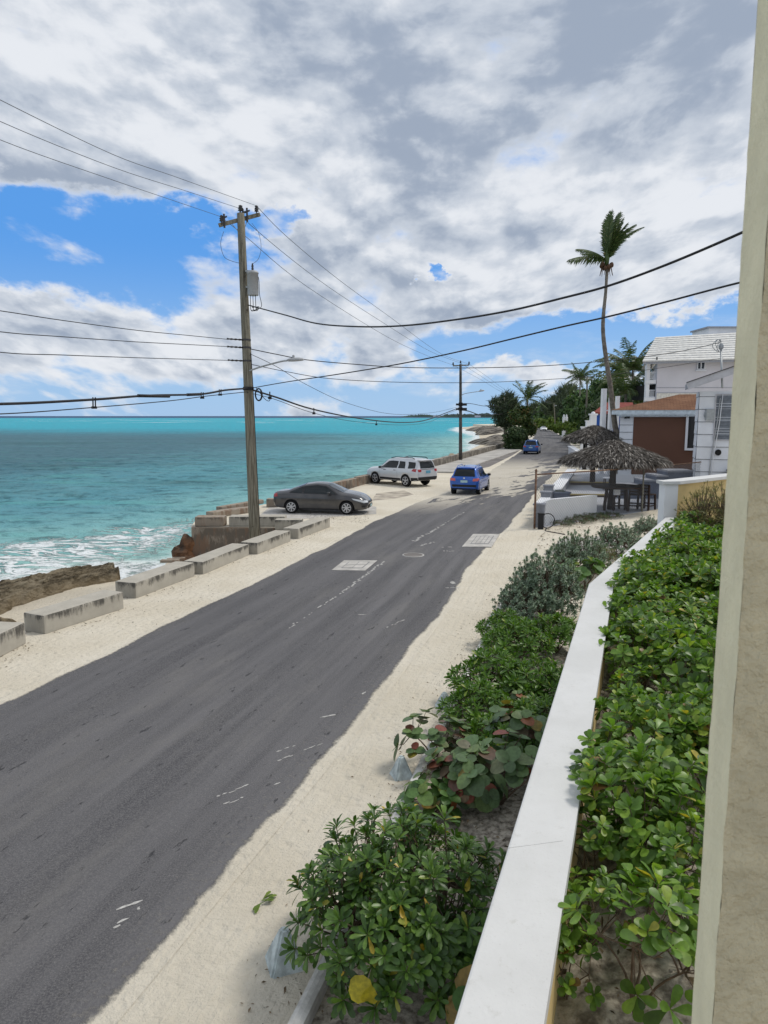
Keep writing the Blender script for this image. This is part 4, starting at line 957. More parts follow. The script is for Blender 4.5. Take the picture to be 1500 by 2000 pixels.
car('dark grey two door coupe parked nose out beside the concrete blocks', mid, a, COUPE, (-1.31, 1.31), .315, .77, gp, fa, 'cars parked by the sea wall')
SUVT = [(-2.50, .50, .90, .98, .70, .80, .66), (-2.46, .44, 1.00, 1.16, .86, .92, .74), (-2.38, .42, 1.08, 1.42, .92, .965, .70), (-2.26, .40, 1.11, 1.66, .95, .985, .68), (-2.10, .38, 1.12, 1.735, .96, .99, .68), (-1.3, .34, 1.12, 1.785, .965, .99, .70), (-.2, .32, 1.10, 1.78, .965, .99, .70), (.35, .32, 1.09, 1.71, .965, .99, .69), (.75, .32, 1.085, 1.50, .965, .99, .69), (1.12, .32, 1.075, 1.225, .965, .985, .76), (1.35, .33, 1.06, 1.17, .96, .98, .80), (1.95, .35, .99, 1.10, .94, .95, .76), (2.30, .38, .86, .99, .86, .87, .68), (2.46, .44, .74, .84, .72, .74, .55), (2.52, .52, .66, .70, .5, .52, .35)]
wp = paint('silver_car_paint', (.60, .615, .64), .3, .25)
fb = {'spokes': 5, 'patches': both('side_window', [(-.62, 1.155), (.95, 1.12)], [(-.62, 1.60), (-.1, 1.61), (.28, 1.57), (.95, 1.15)], CG, .006, 22) + both('side_window', [(-1.36, 1.16), (-.72, 1.155)], [(-1.22, 1.59), (-.72, 1.60)], CG) + both('side_window', [(-2.22, 1.20), (-1.62, 1.17)], [(-2.12, 1.57), (-1.52, 1.59)], CG) +
    both('sill', [(-.98, .33), (.95, .33)], [(-.98, .52), (.95, .52)], DKP, .012, 14, 3) + both('door_handle', [(-.56, 1.0), (-.34, 1.0)], [(-.56, 1.035), (-.34, 1.035)], DKP, .02, 4, 2) + both('door_handle', [(.36, .985), (.58, .985)], [(.36, 1.02), (.58, 1.02)], DKP, .02, 4, 2) + both('door_gap', [(-.68, .5), (-.672, .5)], [(-.68, 1.14), (-.672, 1.14)], DKP, .003, 1, 6) + both('door_gap', [(.98, .55), (.988, .55)], [(.98, 1.1), (.988, 1.1)], DKP, .003, 1, 6) +
    both('bumper_cladding', [(-2.44, .42), (-1.92, .40)], [(-2.44, .62), (-1.92, .60)], DKP, .014, 8, 4) + both('taillight', [(-2.36, .98), (-1.98, 1.03)], [(-2.36, 1.16), (-2.10, 1.17)], RED, .010, 8, 5) + [
    ('rear_window', 'B', [(-.66, 1.20), (.66, 1.20)], [(-.58, 1.60), (.58, 1.60)], CG, .012, 14, 6), ('taillight', 'B', [(.62, .98), (.87, .98)], [(.60, 1.14), (.88, 1.14)], RED, .012, 6, 5), ('taillight', 'B', [(-.87, .98), (-.62, .98)], [(-.88, 1.14), (-.60, 1.14)], RED, .012, 6, 5),
    ('number_plate', 'B', [(-.22, .88), (.2, .88)], [(-.22, 1.05), (.2, 1.05)], PLT, .02, 4, 4), ('trim_strip', 'B', [(-.6, 1.12), (.6, 1.12)], [(-.6, 1.155), (.6, 1.155)], CHR, .016, 10, 2), ('bumper_cladding', 'B', [(-.84, .45), (.84, .45)], [(-.88, .66), (.88, .66)], DKP, .016, 14, 4),
    ('windscreen', 'T', [(.42, -.60), (.42, .60)], [(1.10, -.72), (1.10, .72)], CGC, .01, 12, 12), ('headlight', 'L', [(1.98, .82), (2.32, .74)], [(1.95, .95), (2.34, .86)], CLR, .01, 8, 4), ('headlight', 'R', [(1.98, .82), (2.32, .74)], [(1.95, .95), (2.34, .86)], CLR, .01, 8, 4), ('grille', 'F', [(-.5, .62), (.5, .62)], [(-.5, .80), (.5, .80)], DKP, .02, 8, 4)],
    'boxes': mirrors(.82, 1.08, 1.16, DKP) + [('spoiler', (-2.30, 0, 1.70), (.34, 1.28, .05), wp, .02)],
    'tubes': [('roof_rail', [(-1.9, s * .60, 1.77), (-1.7, s * .61, 1.84), (-.2, s * .62, 1.85), (.2, s * .62, 1.77)], .028, DKP) for s in (-1, 1)]}
rl = Vector((1.44, 45.3, 0)); a = R(133.5); fx = Vector((math.cos(a), math.sin(a), 0)); lf = Vector((-fx.y, fx.x, 0)); mid = rl + fx * 1.43 - lf * .86
car('silver sport utility car with black lower trim parked facing the sea wall', mid, a, SUVT, (-1.43, 1.43), .385, .87, wp, fb, 'cars parked by the sea wall')
HAT = [(-1.86, .46, .80, .88, .62, .70, .60), (-1.83, .38, .90, 1.00, .76, .80, .70), (-1.78, .34, .96, 1.08, .80, .835, .72), (-1.66, .31, .985, 1.30, .825, .845, .65), (-1.50, .29, .99, 1.52, .835, .85, .60), (-1.36, .28, .985, 1.575, .84, .85, .59), (-.6, .26, .975, 1.61, .84, .85, .59), (.15, .26, .965, 1.59, .84, .85, .59), (.55, .26, .96, 1.44, .84, .85, .60), (.92, .26, .955, 1.14, .84, .85, .66), (1.12, .27, .95, 1.05, .835, .845, .72), (1.55, .29, .90, 1.0, .81, .82, .68), (1.76, .34, .76, .86, .70, .72, .55), (1.84, .42, .64, .72, .5, .52, .35)]
def hatch(bp, lamp, low):
    return {'spokes': 5, 'patches': both('side_window', [(-.34, 1.02), (.82, 1.0)], [(-.34, 1.44), (.18, 1.43), (.82, 1.03)], CG, .006, 20) + both('side_window', [(-1.12, 1.04), (-.44, 1.02)], [(-1.0, 1.42), (-.44, 1.44)], CG) + both('door_handle', [(-.9, .90), (-.72, .90)], [(-.9, .93), (-.72, .93)], DKP, .015, 3, 2) + both('door_gap', [(-.395, .4), (-.385, .4)], [(-.395, 1.0), (-.385, 1.0)], DKP, .003, 1, 6) + both('wheel_arch_trim', [(-1.62, .34), (-.80, .34)], [(-1.42, .70), (-1.02, .70)], bp, .012, 10, 4) + both('sill', [(-.78, .27), (.78, .27)], [(-.78, .36), (.78, .36)], DKP, .008, 8, 2) + [
        ('rear_window', 'B', [(-.62, 1.08), (.62, 1.08)], [(-.53, 1.47), (.53, 1.47)], CG, .010, 14, 6), ('taillight', 'B', [(.50, .82), (.80, .84)], [(.52, .97), (.79, .99)], lamp, .012, 6, 5), ('taillight', 'B', [(-.80, .84), (-.50, .82)], [(-.79, .99), (-.52, .97)], lamp, .012, 6, 5),
        ('taillight', 'R', [(-1.80, .86), (-1.68, .88)], [(-1.80, .98), (-1.68, .98)], lamp, .010, 4, 4), ('number_plate', 'B', [(-.20, .74), (.20, .74)], [(-.20, .87), (.20, .87)], PLG, .018, 4, 4), ('emblem', 'B', [(-.05, .95), (.05, .95)], [(-.05, 1.02), (.05, 1.02)], CHR, .02, 2, 2), ('bumper_cladding', 'B', [(-.70, .49), (.70, .49)], [(-.70, .62), (.70, .62)], low, .014, 14, 4), ('bumper_cladding', 'B', [(-.76, .36), (.76, .36)], [(-.74, .41), (.74, .41)], DKP, .012, 14, 3),
        ('windscreen', 'T', [(.30, -.52), (.30, .52)], [(.95, -.62), (.95, .62)], CGC, .01, 12, 12), ('headlight', 'R', [(1.5, .78), (1.7, .74)], [(1.5, .90), (1.7, .84)], CLR, .01, 6, 4), ('headlight', 'L', [(1.5, .78), (1.7, .74)], [(1.5, .90), (1.7, .84)], CLR, .01, 6, 4)],
        'boxes': mirrors(.62, .96, 1.04, DKP) + [('spoiler', (-1.50, 0, 1.55), (.24, 1.08, .035), bp, .015)],
        'tubes': [('roof_rail', [(-1.3, s * .52, 1.57), (-1.15, s * .53, 1.64), (-.1, s * .53, 1.66), (.05, s * .53, 1.60)], .022, bp) for s in (-1, 1)]}
bp = paint('blue_car_paint', (.008, .10, .46), .25, .3); bq = paint('dull_blue_car_paint', (.016, .10, .33), .35, .3)
a = R(90 - 19); fx = Vector((math.cos(a), math.sin(a), 0)); rl, rr = G(883, 966.5), G(936, 965.5); mid = (rl + rr) / 2 + fx * 1.35; mid.z = 0
car('bright blue small hatchback driving away on the sandy stretch of road', mid, a, HAT, (-1.22, 1.22), .335, .73, bp, hatch(bp, ORG, DKP), 'cars driving on the road', name='moving_car')
HAT2 = [tuple([r[0] * 1.12, r[1] * 1.0, r[2] * 1.02, r[3] * 1.05, r[4] * 1.05, r[5] * 1.05, r[6] * 1.06]) for r in HAT]
fd = hatch(bq, RED, bq); ff = {}
for k, q in fd.items(): ff[k] = q
ff['patches'] = [(f[0], f[1], [(p[0] * (1.12 if f[1] in 'RLT' else 1.05), p[1] * 1.03) for p in f[2]], [(p[0] * (1.12 if f[1] in 'RLT' else 1.05), p[1] * 1.03) for p in f[3]], *f[4:]) for f in fd['patches']]
ff['boxes'] = mirrors(.75, 1.03, 1.1, DKP) + [('spoiler', (-1.7, 0, 1.63), (.26, 1.1, .035), bq, .015)]; ff['tubes'] = []
a = R(90 - 17); fx = Vector((math.cos(a), math.sin(a), 0)); mid = (G(1022.5, 888) + G(1051, 887)) / 2 + fx * 1.6
car('dull blue hatchback driving away further on, beside the roadside bush', mid, a, HAT2, (-1.38, 1.36), .335, .78, bq, ff, 'cars driving on the road', name='moving_car')
wq = paint('white_car_paint', (.74, .75, .75), .3, .0)
fs_ = {'spokes': 5, 'patches': [(f[0], f[1], f[2], f[3], *f[4:]) for f in fa['patches'] if f[0] not in ('door_handle', 'fog_lamp_recess', 'sill')], 'boxes': mirrors(.5, .98, 1.0, wq)}
p = G(1064.5, 842); car('small white saloon coming round the far bend toward the camera', p + Vector((0, 2, 0)), R(-98), COUPE, (-1.31, 1.31), .315, .77, wq, fs_, 'cars driving on the road', name='moving_car')
# ------------------------------------------------------------------ parapet wall, planter, column
DZ = 2.08; ZW = H - DZ
def L2(u, v): return G(u, v, ZW)
w0, w1, w2, w3 = L2(885, 2000), L2(1150, 1140), L2(1222, 1078), L2(1300, 1010)
d0 = (w1 - w0).normalized(); w_ = w0 - d0 * 4
def offs(pts, w):
    out = []
    for i, p in enumerate(pts):
        a = (pts[i] - pts[i - 1]).normalized() if i else (pts[1] - pts[0]).normalized(); c = (pts[i + 1] - pts[i]).normalized() if i < len(pts) - 1 else a
        n = Vector((a.y, -a.x, 0)) + Vector((c.y, -c.x, 0)); n.normalize(); k = 1 / max(.5, n.dot(Vector((a.y, -a.x, 0)))); out.append(p + n * w * k)
    return out
WL = [w_, w0, w1, w2, w3]
def strip(b, A, B, z0, z1, mi=0, mside=None):
    n = len(A)
    for i in range(n - 1):
        vs = [(q.x, q.y, z) for z in (z0, z1) for q in (A[i], A[i + 1], B[i + 1], B[i])]
        b.add(vs, [(3, 2, 1, 0), (4, 5, 6, 7), (0, 1, 5, 4)], mi); b.add([vs[k] for k in (3, 2, 6, 7)], [(0, 1, 2, 3)], mi if mside is None else mside)
    for q in (0, n - 1): b.add([(p.x, p.y, z) for z in (z0, z1) for p in (A[q], B[q])], [(0, 1, 3, 2)], mi)
def parapet():
    t = thing('parapet_wall', (w0.x, w0.y, 0), 'low garden wall with broad white coping between road bed and raised planter', 'wall')
    b = MB(); strip(b, offs(WL, .02), offs(WL, .284), -.3, ZW - .075, 0, 1); b.build('wall', [M['whitewall'], M['yellow']], t, True)
    c = MB(); strip(c, offs(WL, 0), offs(WL, .295), ZW - .075, ZW); c.build('coping', M['wcap'], t, True, bevel=.012)
    k = MB(); p, q = L2(760 + 225, 1690), L2(1110, 1716)
    k.beam(w0.lerp(w1, .155) + Vector((0, 0, .0005)), w0.lerp(w1, .155) + Vector((.285, .06, .0005)), .0012, .002); k.build('hairline_crack', mat('faint_crack', (.54, .54, .53), .9), t, True)
parapet()
def endwall():
    p = w3; y = p.y; a, c, e, f = D(1297, 945, y), D(1325, 945, y + .05), D(1405, 932, y + 1.2), D(1470, 925, y + 2.2)
    zt = D(1300, 941, y).z
    t = thing('end_wall', (a.x, a.y, 0), 'taller yellow wall with white coped end pier closing the planter', 'wall')
    b = MB(); d = Vector((f.x - c.x, f.y - c.y, 0)).normalized(); n = Vector((-d.y, d.x, 0)); n = n if n.y > 0 else -n
    A = Vector((a.x + .02, a.y, 0)); C = Vector((c.x, c.y, 0)); Fv = Vector((f.x, f.y, 0))
    b.prism([(A.x, A.y), (C.x, C.y), (C.x + .0, C.y + .3), (A.x, A.y + .3)], -.2, zt - .06); b.build('pier', M['whitewall'], t, True)
    b = MB(); C2 = C + Vector((.003, .02, 0)); q = [C2, Fv, Fv + n * .24, C2 + n * .24]; b.prism([(s.x, s.y) for s in q], -.2, zt - .06); b.build('wall', M['yellow'], t, True)
    b = MB(); q = [A + Vector((-.05, -.05, 0)), C + Vector((.02, -.05, 0)), Fv + Vector((.1, -.04, 0)), Fv + n * .30, C + n * .34, A + Vector((-.05, .36, 0))]; b.prism([(s.x, s.y) for s in q], zt - .06, zt + .01); b.build('coping', M['wcap'], t, True, bevel=.012)
endwall()
ZS = ZW - .42
def planter_soil():
    b = MB(); A = offs(WL, .2); n = 60
    def fn(u, v):
        k = v * (len(A) - 1); i = min(len(A) - 2, int(k)); p = A[i].lerp(A[i + 1], k - i); q = Vector((p.x + u * 4.0, p.y - .3 * u, 0))
        return Vector((q.x, q.y, ZS + .10 * noise.fractal(Vector((q.x * 2, q.y * 2, 0)), 1, 2, 4) - .06 * (1 - u)))
    b.grid(fn, 40, 120); o = b.build('planter_soil', M['soil']); tag(o, kind='structure')
    if sum(p.normal.z for p in o.data.polygons) < 0: o.data.flip_normals()
planter_soil()
def column():
    Bp, Ap = Vector((.5165, 1.0, 0)), Vector((.5555, 1.148, 0)); Cp = Vector((1.7, .80, 0)); Dp = Vector((1.75, 1.1, 0))
    t = thing('stucco_column', (Bp.x, Bp.y, 0), 'rough beige stucco column of the house filling the right edge, close to the camera', 'column')
    def slab(p, q, back, m, nm, amp):
        b = MB(); nrm = Vector((q - p).to_tuple()).cross(Vector((0, 0, 1))).normalized()
        if nrm.dot(back - p) > 0: nrm = -nrm
        def fn(u, v):
            z = -.2 + 8.7 * v; s = p.lerp(q, u); k = amp * noise.fractal(Vector((s.x * 18, s.y * 18 + 5, z * 18)), .8, 2, 5); e = .004 * noise.noise(Vector((0, 3, z * 11))) * (1 if u < .05 or u > .95 else 0)
            return Vector((s.x, s.y, z)) + nrm * k + (q - p).normalized() * e
        b.grid(fn, 14 if nm == 'edge_face' else 60, 420); return b.build(nm, m, t, True)
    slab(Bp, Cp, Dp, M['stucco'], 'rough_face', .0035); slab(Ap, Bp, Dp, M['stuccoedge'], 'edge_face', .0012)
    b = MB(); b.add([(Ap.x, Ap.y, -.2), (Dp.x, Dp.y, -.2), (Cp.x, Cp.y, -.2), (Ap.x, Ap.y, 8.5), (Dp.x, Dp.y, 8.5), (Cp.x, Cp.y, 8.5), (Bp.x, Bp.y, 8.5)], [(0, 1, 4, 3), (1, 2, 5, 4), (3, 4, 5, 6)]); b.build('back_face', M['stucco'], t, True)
column()
# outer bed with its kerb and the little pyramids
K0, K1 = G(560, 2030), G(988, 1160)
kd = (K1 - K0).normalized(); kb = K0 - kd * 4; kn = Vector((kd.y, -kd.x, 0))
def bed():
    A = [kb, K0, K1]; W_ = offs(WL, 0.02)
    b = MB()
    def fn(u, v):
        k = v; a = kb.lerp(K1, k / .75) if k < .75 else K1.lerp(W_[3], (k - .75) / .25); w = W_[0].lerp(W_[2], k / .75) if k < .75 else W_[2].lerp(W_[3], (k - .75) / .25)
        q = a.lerp(Vector((w.x, w.y, 0)), u); return Vector((q.x, q.y, .02 + .16 * u * u + .05 * noise.fractal(Vector((q.x * 3, q.y * 3, 1)), 1, 2, 3) * min(1, u * 6)))
    b.grid(fn, 24, 90); o = b.build('bed_soil', M['soil']); tag(o, kind='structure')
    if sum(p.normal.z for p in o.data.polygons) < 0: o.data.flip_normals()
bed()
kp = (K0, K1)
n = int((K1 - kb).length / 1.9); ks = None
for i in range(n):
    a, c = kb + kd * (i * 1.9), kb + kd * (i * 1.9 + 1.88)
    if c.y < 4.6: continue
    block((a.x, a.y), (c.x, c.y), .13, .17, 'low pale kerb stone edging the planted bed beside the sand', -.03, -1, 'kerb stones along the bed', M['kerb'], 'kerb_stone', .006)
PYL = [((556, 1880), .16, .32, 'pale blue concrete pyramid beside the big glossy bush nearest the camera'), ((784, 1515), .14, .27, 'pale blue concrete pyramid showing its tip behind red sea grape leaves'), ((868, 1380), .14, .24, 'small pale concrete pyramid half hidden beside round grey green leaves'), ((962, 1228), .17, .32, 'pale blue concrete pyramid beside the silvery grey shrub')]
def pyramid(p, w, h, lb):
    b = bmesh.new(); c = [b.verts.new((x * w, y * w, -.05)) for x, y in ((-1, -1), (1, -1), (1, 1), (-1, 1))]; k = [b.verts.new((x * .03, y * .03, h)) for x, y in ((-1, -1), (1, -1), (1, 1), (-1, 1))]
    b.faces.new(c[::-1]); b.faces.new(k)
    for i in range(4): b.faces.new((c[i], c[(i + 1) % 4], k[(i + 1) % 4], k[i]))
    bmesh.ops.bevel(b, geom=b.edges[:], offset=.018, segments=2, affect='EDGES'); bmesh.ops.subdivide_edges(b, edges=[e for e in b.edges if e.calc_length() > .1], cuts=4, use_grid_fill=True)
    for v in b.verts: v.co += Vector((noise.noise(v.co * 9 + p), noise.noise(v.co * 9 + p * 2), noise.noise(v.co * 9 - p))) * .005
    me = bpy.data.meshes.new('concrete_pyramid'); b.to_mesh(me); b.free(); me.materials.append(M['pyr'])
    o = bpy.data.objects.new('concrete_pyramid', me); COL.objects.link(o); o.location = p; o.rotation_euler = (0, 0, .35); tag(o, lb, 'pyramid', 'concrete pyramids along the kerb')
for px, w, h, lb in PYL: pyramid(G(*px), w, h, lb)
# ------------------------------------------------------------------ patio, fence, thatched shades
E1_, E2_ = Vector((.94, -.342, 0)), Vector((.342, .94, 0))
M['greyblock'] = mat('grey_masonry', (.27, .28, .31), .9, .15, 3, .3, 25)
M['slate'] = mat('slate_blue_paint', (.13, .15, .20), .85, .15, 3, .3, 20)
M['darkwood'] = mat('dark_brown_wood', (.045, .028, .022), .8, .35, 8, .2, 30)
M['tile'] = mat('pale_floor_tile', (.36, .37, .40), .7, .1, 2)
M['nosing'] = mat('yellow_edge_paint', (.42, .33, .13), .8, .15, 4)
M['riser'] = mat('brown_riser', (.07, .045, .035), .85, .2, 4)
poly('patio', [(6.3, 28.3), (10.2, 31.6), (18.4, 38.6), (18, 52), (14.0, 52), (12.9, 49.5)], .02, M['tile'], th=.08)
F0, F1, F2 = Vector((6.05, 28.2, 0)), Vector((12.2, 33.3, 0)), Vector((18.6, 38.9, 0))
def lowwall():
    t = thing('patio_wall', (8, 30, 0), 'white low wall with ramped top at the road end behind the wire fence', 'wall')
    d = (F1 - F0).normalized(); n = Vector((-d.y, d.x, 0)); a = F0 + d * .55 + n * .25; b = MB(); prof = [(0, .93), (.35, .99), (.8, 1.06), (4.1, 1.0)]
    for (s0, h0), (s1, h1) in zip(prof, prof[1:]):
        p, q = a + d * s0, a + d * s1; w = n * .22; vs = [(r.x, r.y, z) for r, z in ((p, -.1), (q, -.1), (q + w, -.1), (p + w, -.1), (p, h0), (q, h1), (q + w, h1), (p + w, h0))]
        b.add(vs, [(0, 1, 5, 4), (4, 5, 6, 7), (2, 3, 7, 6)])
    e0, e1 = a, a + d * 4.1
    for e, h in ((e0, .93), (e1, 1.0)): b.add([(e.x, e.y, -.1), (e.x + n.x * .22, e.y + n.y * .22, -.1), (e.x + n.x * .22, e.y + n.y * .22, h), (e.x, e.y, h)], [(0, 1, 2, 3)])
    b.build('wall', M['whitewall'], t, True)
    t = thing('roadside_wall', (7, 30, 0), 'grey and white low wall with piers between the patio and the road', 'wall')
    p0, p1 = Vector((6.35, 28.75, 0)), Vector((13.2, 49.8, 0)); d = (p1 - p0).normalized(); rz = math.atan2(d.y, d.x)
    b = MB(); b.beam(p0 + d * .2 + Vector((0, 0, .4)), p0 + d * 2.6 + Vector((0, 0, .4)), .34, .95); b.beam(p0 + d * 3 + Vector((0, 0, .32)), p1 + Vector((0, 0, .32)), .34, .85); b.build('wall', M['greyblock'], t, True)
    c = MB(); c.beam(p0 + d * .2 + Vector((0, 0, .905)), p0 + d * 2.6 + Vector((0, 0, .905)), .42, .06); c.beam(p0 + d * 4.2 + Vector((0, 0, .775)), p1 + Vector((0, 0, .775)), .62, .06); c.build('coping', M['whitewall'], t, True)
    for s, h in ((0, .9), (2.75, 1.12), (3.9, 1.3)):
        k = MB(); q = p0 + d * s; k.box((q.x, q.y, h / 2), (.42, .42, h), rz); k.box((q.x, q.y, h + .03), (.5, .5, .06), rz); k.build('pier', M['greyblock'], t, True)
lowwall()
def fence():
    t = thing('chain_link_fence', F0, 'galvanised wire mesh fence with a rusty top rail in front of the patio', 'fence')
    post = [(F0, 2.36, .042, 'rusty'), (F1, 2.12, .04, ''), (F2, 2.15, .04, '')]
    for p, h, r, k in post:
        b = MB(); b.tube([p + Vector((0, 0, -.2)), p + Vector((0, 0, h))], r, 8); b.lathe(p + Vector((0, 0, h)), [(r * 1.2, -.05), (r * 1.2, 0), (.01, .05)], 8); b.build('post', M['rustpipe'] if k else mat('olive_grey_post', (.22, .21, .17), .7), t, True)
    b = MB(); b.tube([F0 + Vector((0, 0, 2.18)), F0.lerp(F1, .5) + Vector((0, 0, 2.13)), F1 + Vector((0, 0, 2.10)), F1.lerp(F2, .5) + Vector((0, 0, 2.10)), F2 + Vector((0, 0, 2.12))], .03, 6); b.build('top_rail', M['rustpipe'], t, True)
    b = MB(); 
    for a, c in ((F0, F1), (F1, F2)):
        L = (c - a).length; d = (c - a) / L; h0, h1 = .08, 2.1; Hh = h1 - h0; st = .15; n = Vector((-d.y, d.x, 0)) * .004
        x = -Hh
        while x < L:
            for sgn in (1, -1):
                s0, s1, z0, z1 = x, x + Hh, h0, h1
                if s0 < 0: z0 -= s0; s0 = 0
                if s1 > L: z1 -= s1 - L; s1 = L
                if s1 - s0 > .05:
                    if sgn < 0: z0, z1 = h0 + h1 - z0, h0 + h1 - z1
                    b.tube([a + d * s0 + Vector((0, 0, z0)) + n * sgn, a + d * s1 + Vector((0, 0, z1)) + n * sgn], .0045, 3, cap=False)
            x += st
    b.build('wire_mesh', mat('dull_fence_wire', (.22, .23, .24), .6), t, True)
fence()
def terraces():
    for y0, z, lb in ((39.4, .19, 1), (44.6, .40, 2)):
        l0 = Vector((6.35 + (y0 - 28.75) * .3254 + .2, y0, 0)); r0 = Vector((16.5, y0 - .6, 0)); r1 = Vector((19, 53, 0)); l1 = Vector((13.9, 52, 0))
        o = poly('patio_step', [l0, r0, r1, l1], z, M['tile'], th=.15)
        b = MB(); b.beam(l0 + Vector((0, -.03, z - .03)), r0 + Vector((0, -.03, z - .03)), .09, .07); q = b.build('step_edge', M['nosing'], o)
        b = MB(); b.beam(l0 + Vector((0, -.02, z - .13)), r0 + Vector((0, -.02, z - .13)), .06, .13); b.build('step_riser', M['riser'], o)
terraces()
M['thatch'] = None
def m_thatch():
    m, t, p = newmat('dry_palm_thatch'); g = t.nodes.new('ShaderNodeNewGeometry'); r = t.nodes.new('ShaderNodeValToRGB'); e = r.color_ramp.elements
    e.new(.5); e.new(.85)
    for i, (q, c) in enumerate(((0, (.035, .030, .026)), (.4, (.09, .08, .07)), (.8, (.18, .165, .15)), (1, (.42, .39, .35)))): e[i].position = q; e[i].color = (*c, 1)
    t.links.new(g.outputs['Random Per Island'], r.inputs[0]); t.links.new(r.outputs[0], p.inputs['Base Color']); p.inputs['Roughness'].default_value = .9; p.inputs['Specular IOR Level'].default_value = .1
    return m
M['thatch'] = m_thatch()
def umbrella(c, zr, za, rr, n, label, base):
    t = thing('thatched_umbrella', c, label, 'thatched umbrella', 'thatched umbrellas on the patio'); c = Vector(c)
    b = MB(); core = [(rr * .96, zr + .02), (rr * .6, zr + (za - zr) * .48), (rr * .25, zr + (za - zr) * .86), (.05, za)]
    b.lathe(Vector((c.x, c.y, 0)), core, 28)
    b.build('underlayer', mat('dark_thatch_core', (.04, .034, .03), .95), t, True)
    b = MB()
    for i in range(n):
        k = math.sqrt(rnd.random()); a = rnd.uniform(0, 2 * math.pi); q = 1 - k; r0 = rr * k * .98
        zz = zr + (za - zr) * (q ** .95); d = Vector((math.cos(a), math.sin(a), 0)); s = Vector((-d.y, d.x, 0))
        slope = (za - zr) / rr; dn = (d + s * rnd.uniform(-.7, .7) + Vector((0, 0, -slope * rnd.uniform(.5, 1.25) - (.5 if k > .9 else 0)))).normalized(); L = rnd.uniform(.26, .58); w = rnd.uniform(.012, .032)
        p = Vector((c.x, c.y, zz)) + d * r0 + Vector((0, 0, rnd.uniform(.0, .09))); u = dn.cross(Vector((0, 0, 1))).normalized() * w; up = Vector((0, 0, rnd.uniform(.0, .07)))
        b.add([p - u * .6, p + u * .6, p + dn * L * .55 + u + up, p + dn * L + up * .2, p + dn * L * .55 - u + up], [(0, 1, 2, 4), (4, 2, 3)])
    for i in range(n // 5):                       # ragged hanging rim
        a = rnd.uniform(0, 2 * math.pi); d = Vector((math.cos(a), math.sin(a), 0)); s = Vector((-d.y, d.x, 0)); p = Vector((c.x, c.y, zr + .02)) + d * rr * rnd.uniform(.85, 1.0)
        L = rnd.uniform(.15, .38); e = p + Vector((0, 0, -L)) + d * rnd.uniform(.0, .12) + s * rnd.uniform(-.1, .1); w = rnd.uniform(.015, .04)
        b.add([p - s * w, p + s * w, e], [(0, 1, 2)])
    b.build('thatch', M['thatch'], t, True)
    b = MB(); b.tube([Vector((c.x, c.y, base)), Vector((c.x, c.y, za - .2))], [.17, .13], 10); b.build('post', M['darkwood'], t, True)
    b = MB()
    for i in range(8):
        a = i * math.pi / 4 + .2; b.tube([Vector((c.x, c.y, zr - .45)), Vector((c.x + math.cos(a) * rr * .85, c.y + math.sin(a) * rr * .85, zr - .02))], .035, 5)
    b.build('strut', M['darkwood'], t, True)
    return t
U1 = Vector(((1198 - 750) / F * 34, 34, 0)); umbrella(U1, 2.36, 3.32, 2.48, 8500, 'large grey thatched palm umbrella over the round bar table behind the fence', .02)
U2 = Vector(((1162 - 750) / F * 44, 44.4, 0)); umbrella(U2, 3.06, 3.92, 1.85, 4200, 'smaller thatched umbrella further back, half hidden behind the larger one', .38)
def bar_table():
    t = thing('bar_table', (11.15, 33.9, .02), 'dark round bar table ringing the post of the larger thatched umbrella', 'table'); b = MB()
    b.lathe((11.15, 33.9, 0), [(1.14, 1.10), (1.18, 1.12), (1.18, 1.16), (1.15, 1.18)], 32); b.build('tabletop', M['darkwood'], t, True)
    for i in range(4):
        a = i * math.pi / 2 + .5; b = MB(); b.beam((11.15 + math.cos(a) * .75, 33.9 + math.sin(a) * .75, .02), (11.15 + math.cos(a) * .6, 33.9 + math.sin(a) * .6, 1.12), .09, .09); b.build('leg', M['darkwood'], t, True)
bar_table()
def chair(x, y, rz, label):
    t = thing('bar_chair', (x, y, .02), label, 'chair', 'bar chairs at the round table', rz); W2, s = .27, .74
    for sx in (-1, 1):
        for sy in (-1, 1):
            b = MB(); b.beam((sx * W2 * 1.08, sy * W2 * 1.08, 0), (sx * W2, sy * W2, s if sy > 0 else 1.22), .075, .075, up=Vector((0, 1, 0))); b.build('leg', M['darkwood'], t)
    b = MB(); b.box((0, 0, s), (.62, .60, .05)); b.build('seat', M['darkwood'], t)
    b = MB(); [b.box((0, -.27, z), (.56, .035, .11)) for z in (.90, 1.04, 1.18)]; b.build('backrest', M['darkwood'], t)
    b = MB(); b.box((0, .27, .28), (.54, .04, .06)); b.box((-.27, 0, .2), (.04, .54, .05)); b.box((.27, 0, .2), (.04, .54, .05)); b.box((0, -.27, .22), (.54, .04, .06)); b.build('stretcher', M['darkwood'], t)
for u, v, rz, lb in ((1203, 1004, .15, 'dark wooden bar chair standing under the left side of the round table'), (1240, 1000, -.35, 'dark wooden bar chair with its back to the fence, beside the fence post'), (1262, 995, -.9, 'dark wooden bar chair partly behind the fence post')):
    p = G(u, v, .02); k = 33.9 / p.y if p.y < 33.9 else 1; chair(p.x * k, p.y * k, rz, lb)
t = thing('bar_stool', (13.0, 41.2, .19), 'little white topped stool on the middle step under the shade', 'stool')
b = MB(); b.box((0, 0, .74), (.42, .4, .06)); b.build('seat', M['whitewall'], t)
for sx in (-1, 1):
    for sy in (-1, 1): b = MB(); b.beam((sx * .17, sy * .16, 0), (sx * .15, sy * .14, .72), .045, .045, up=Vector((0, 1, 0))); b.build('leg', M['darkwood'], t)
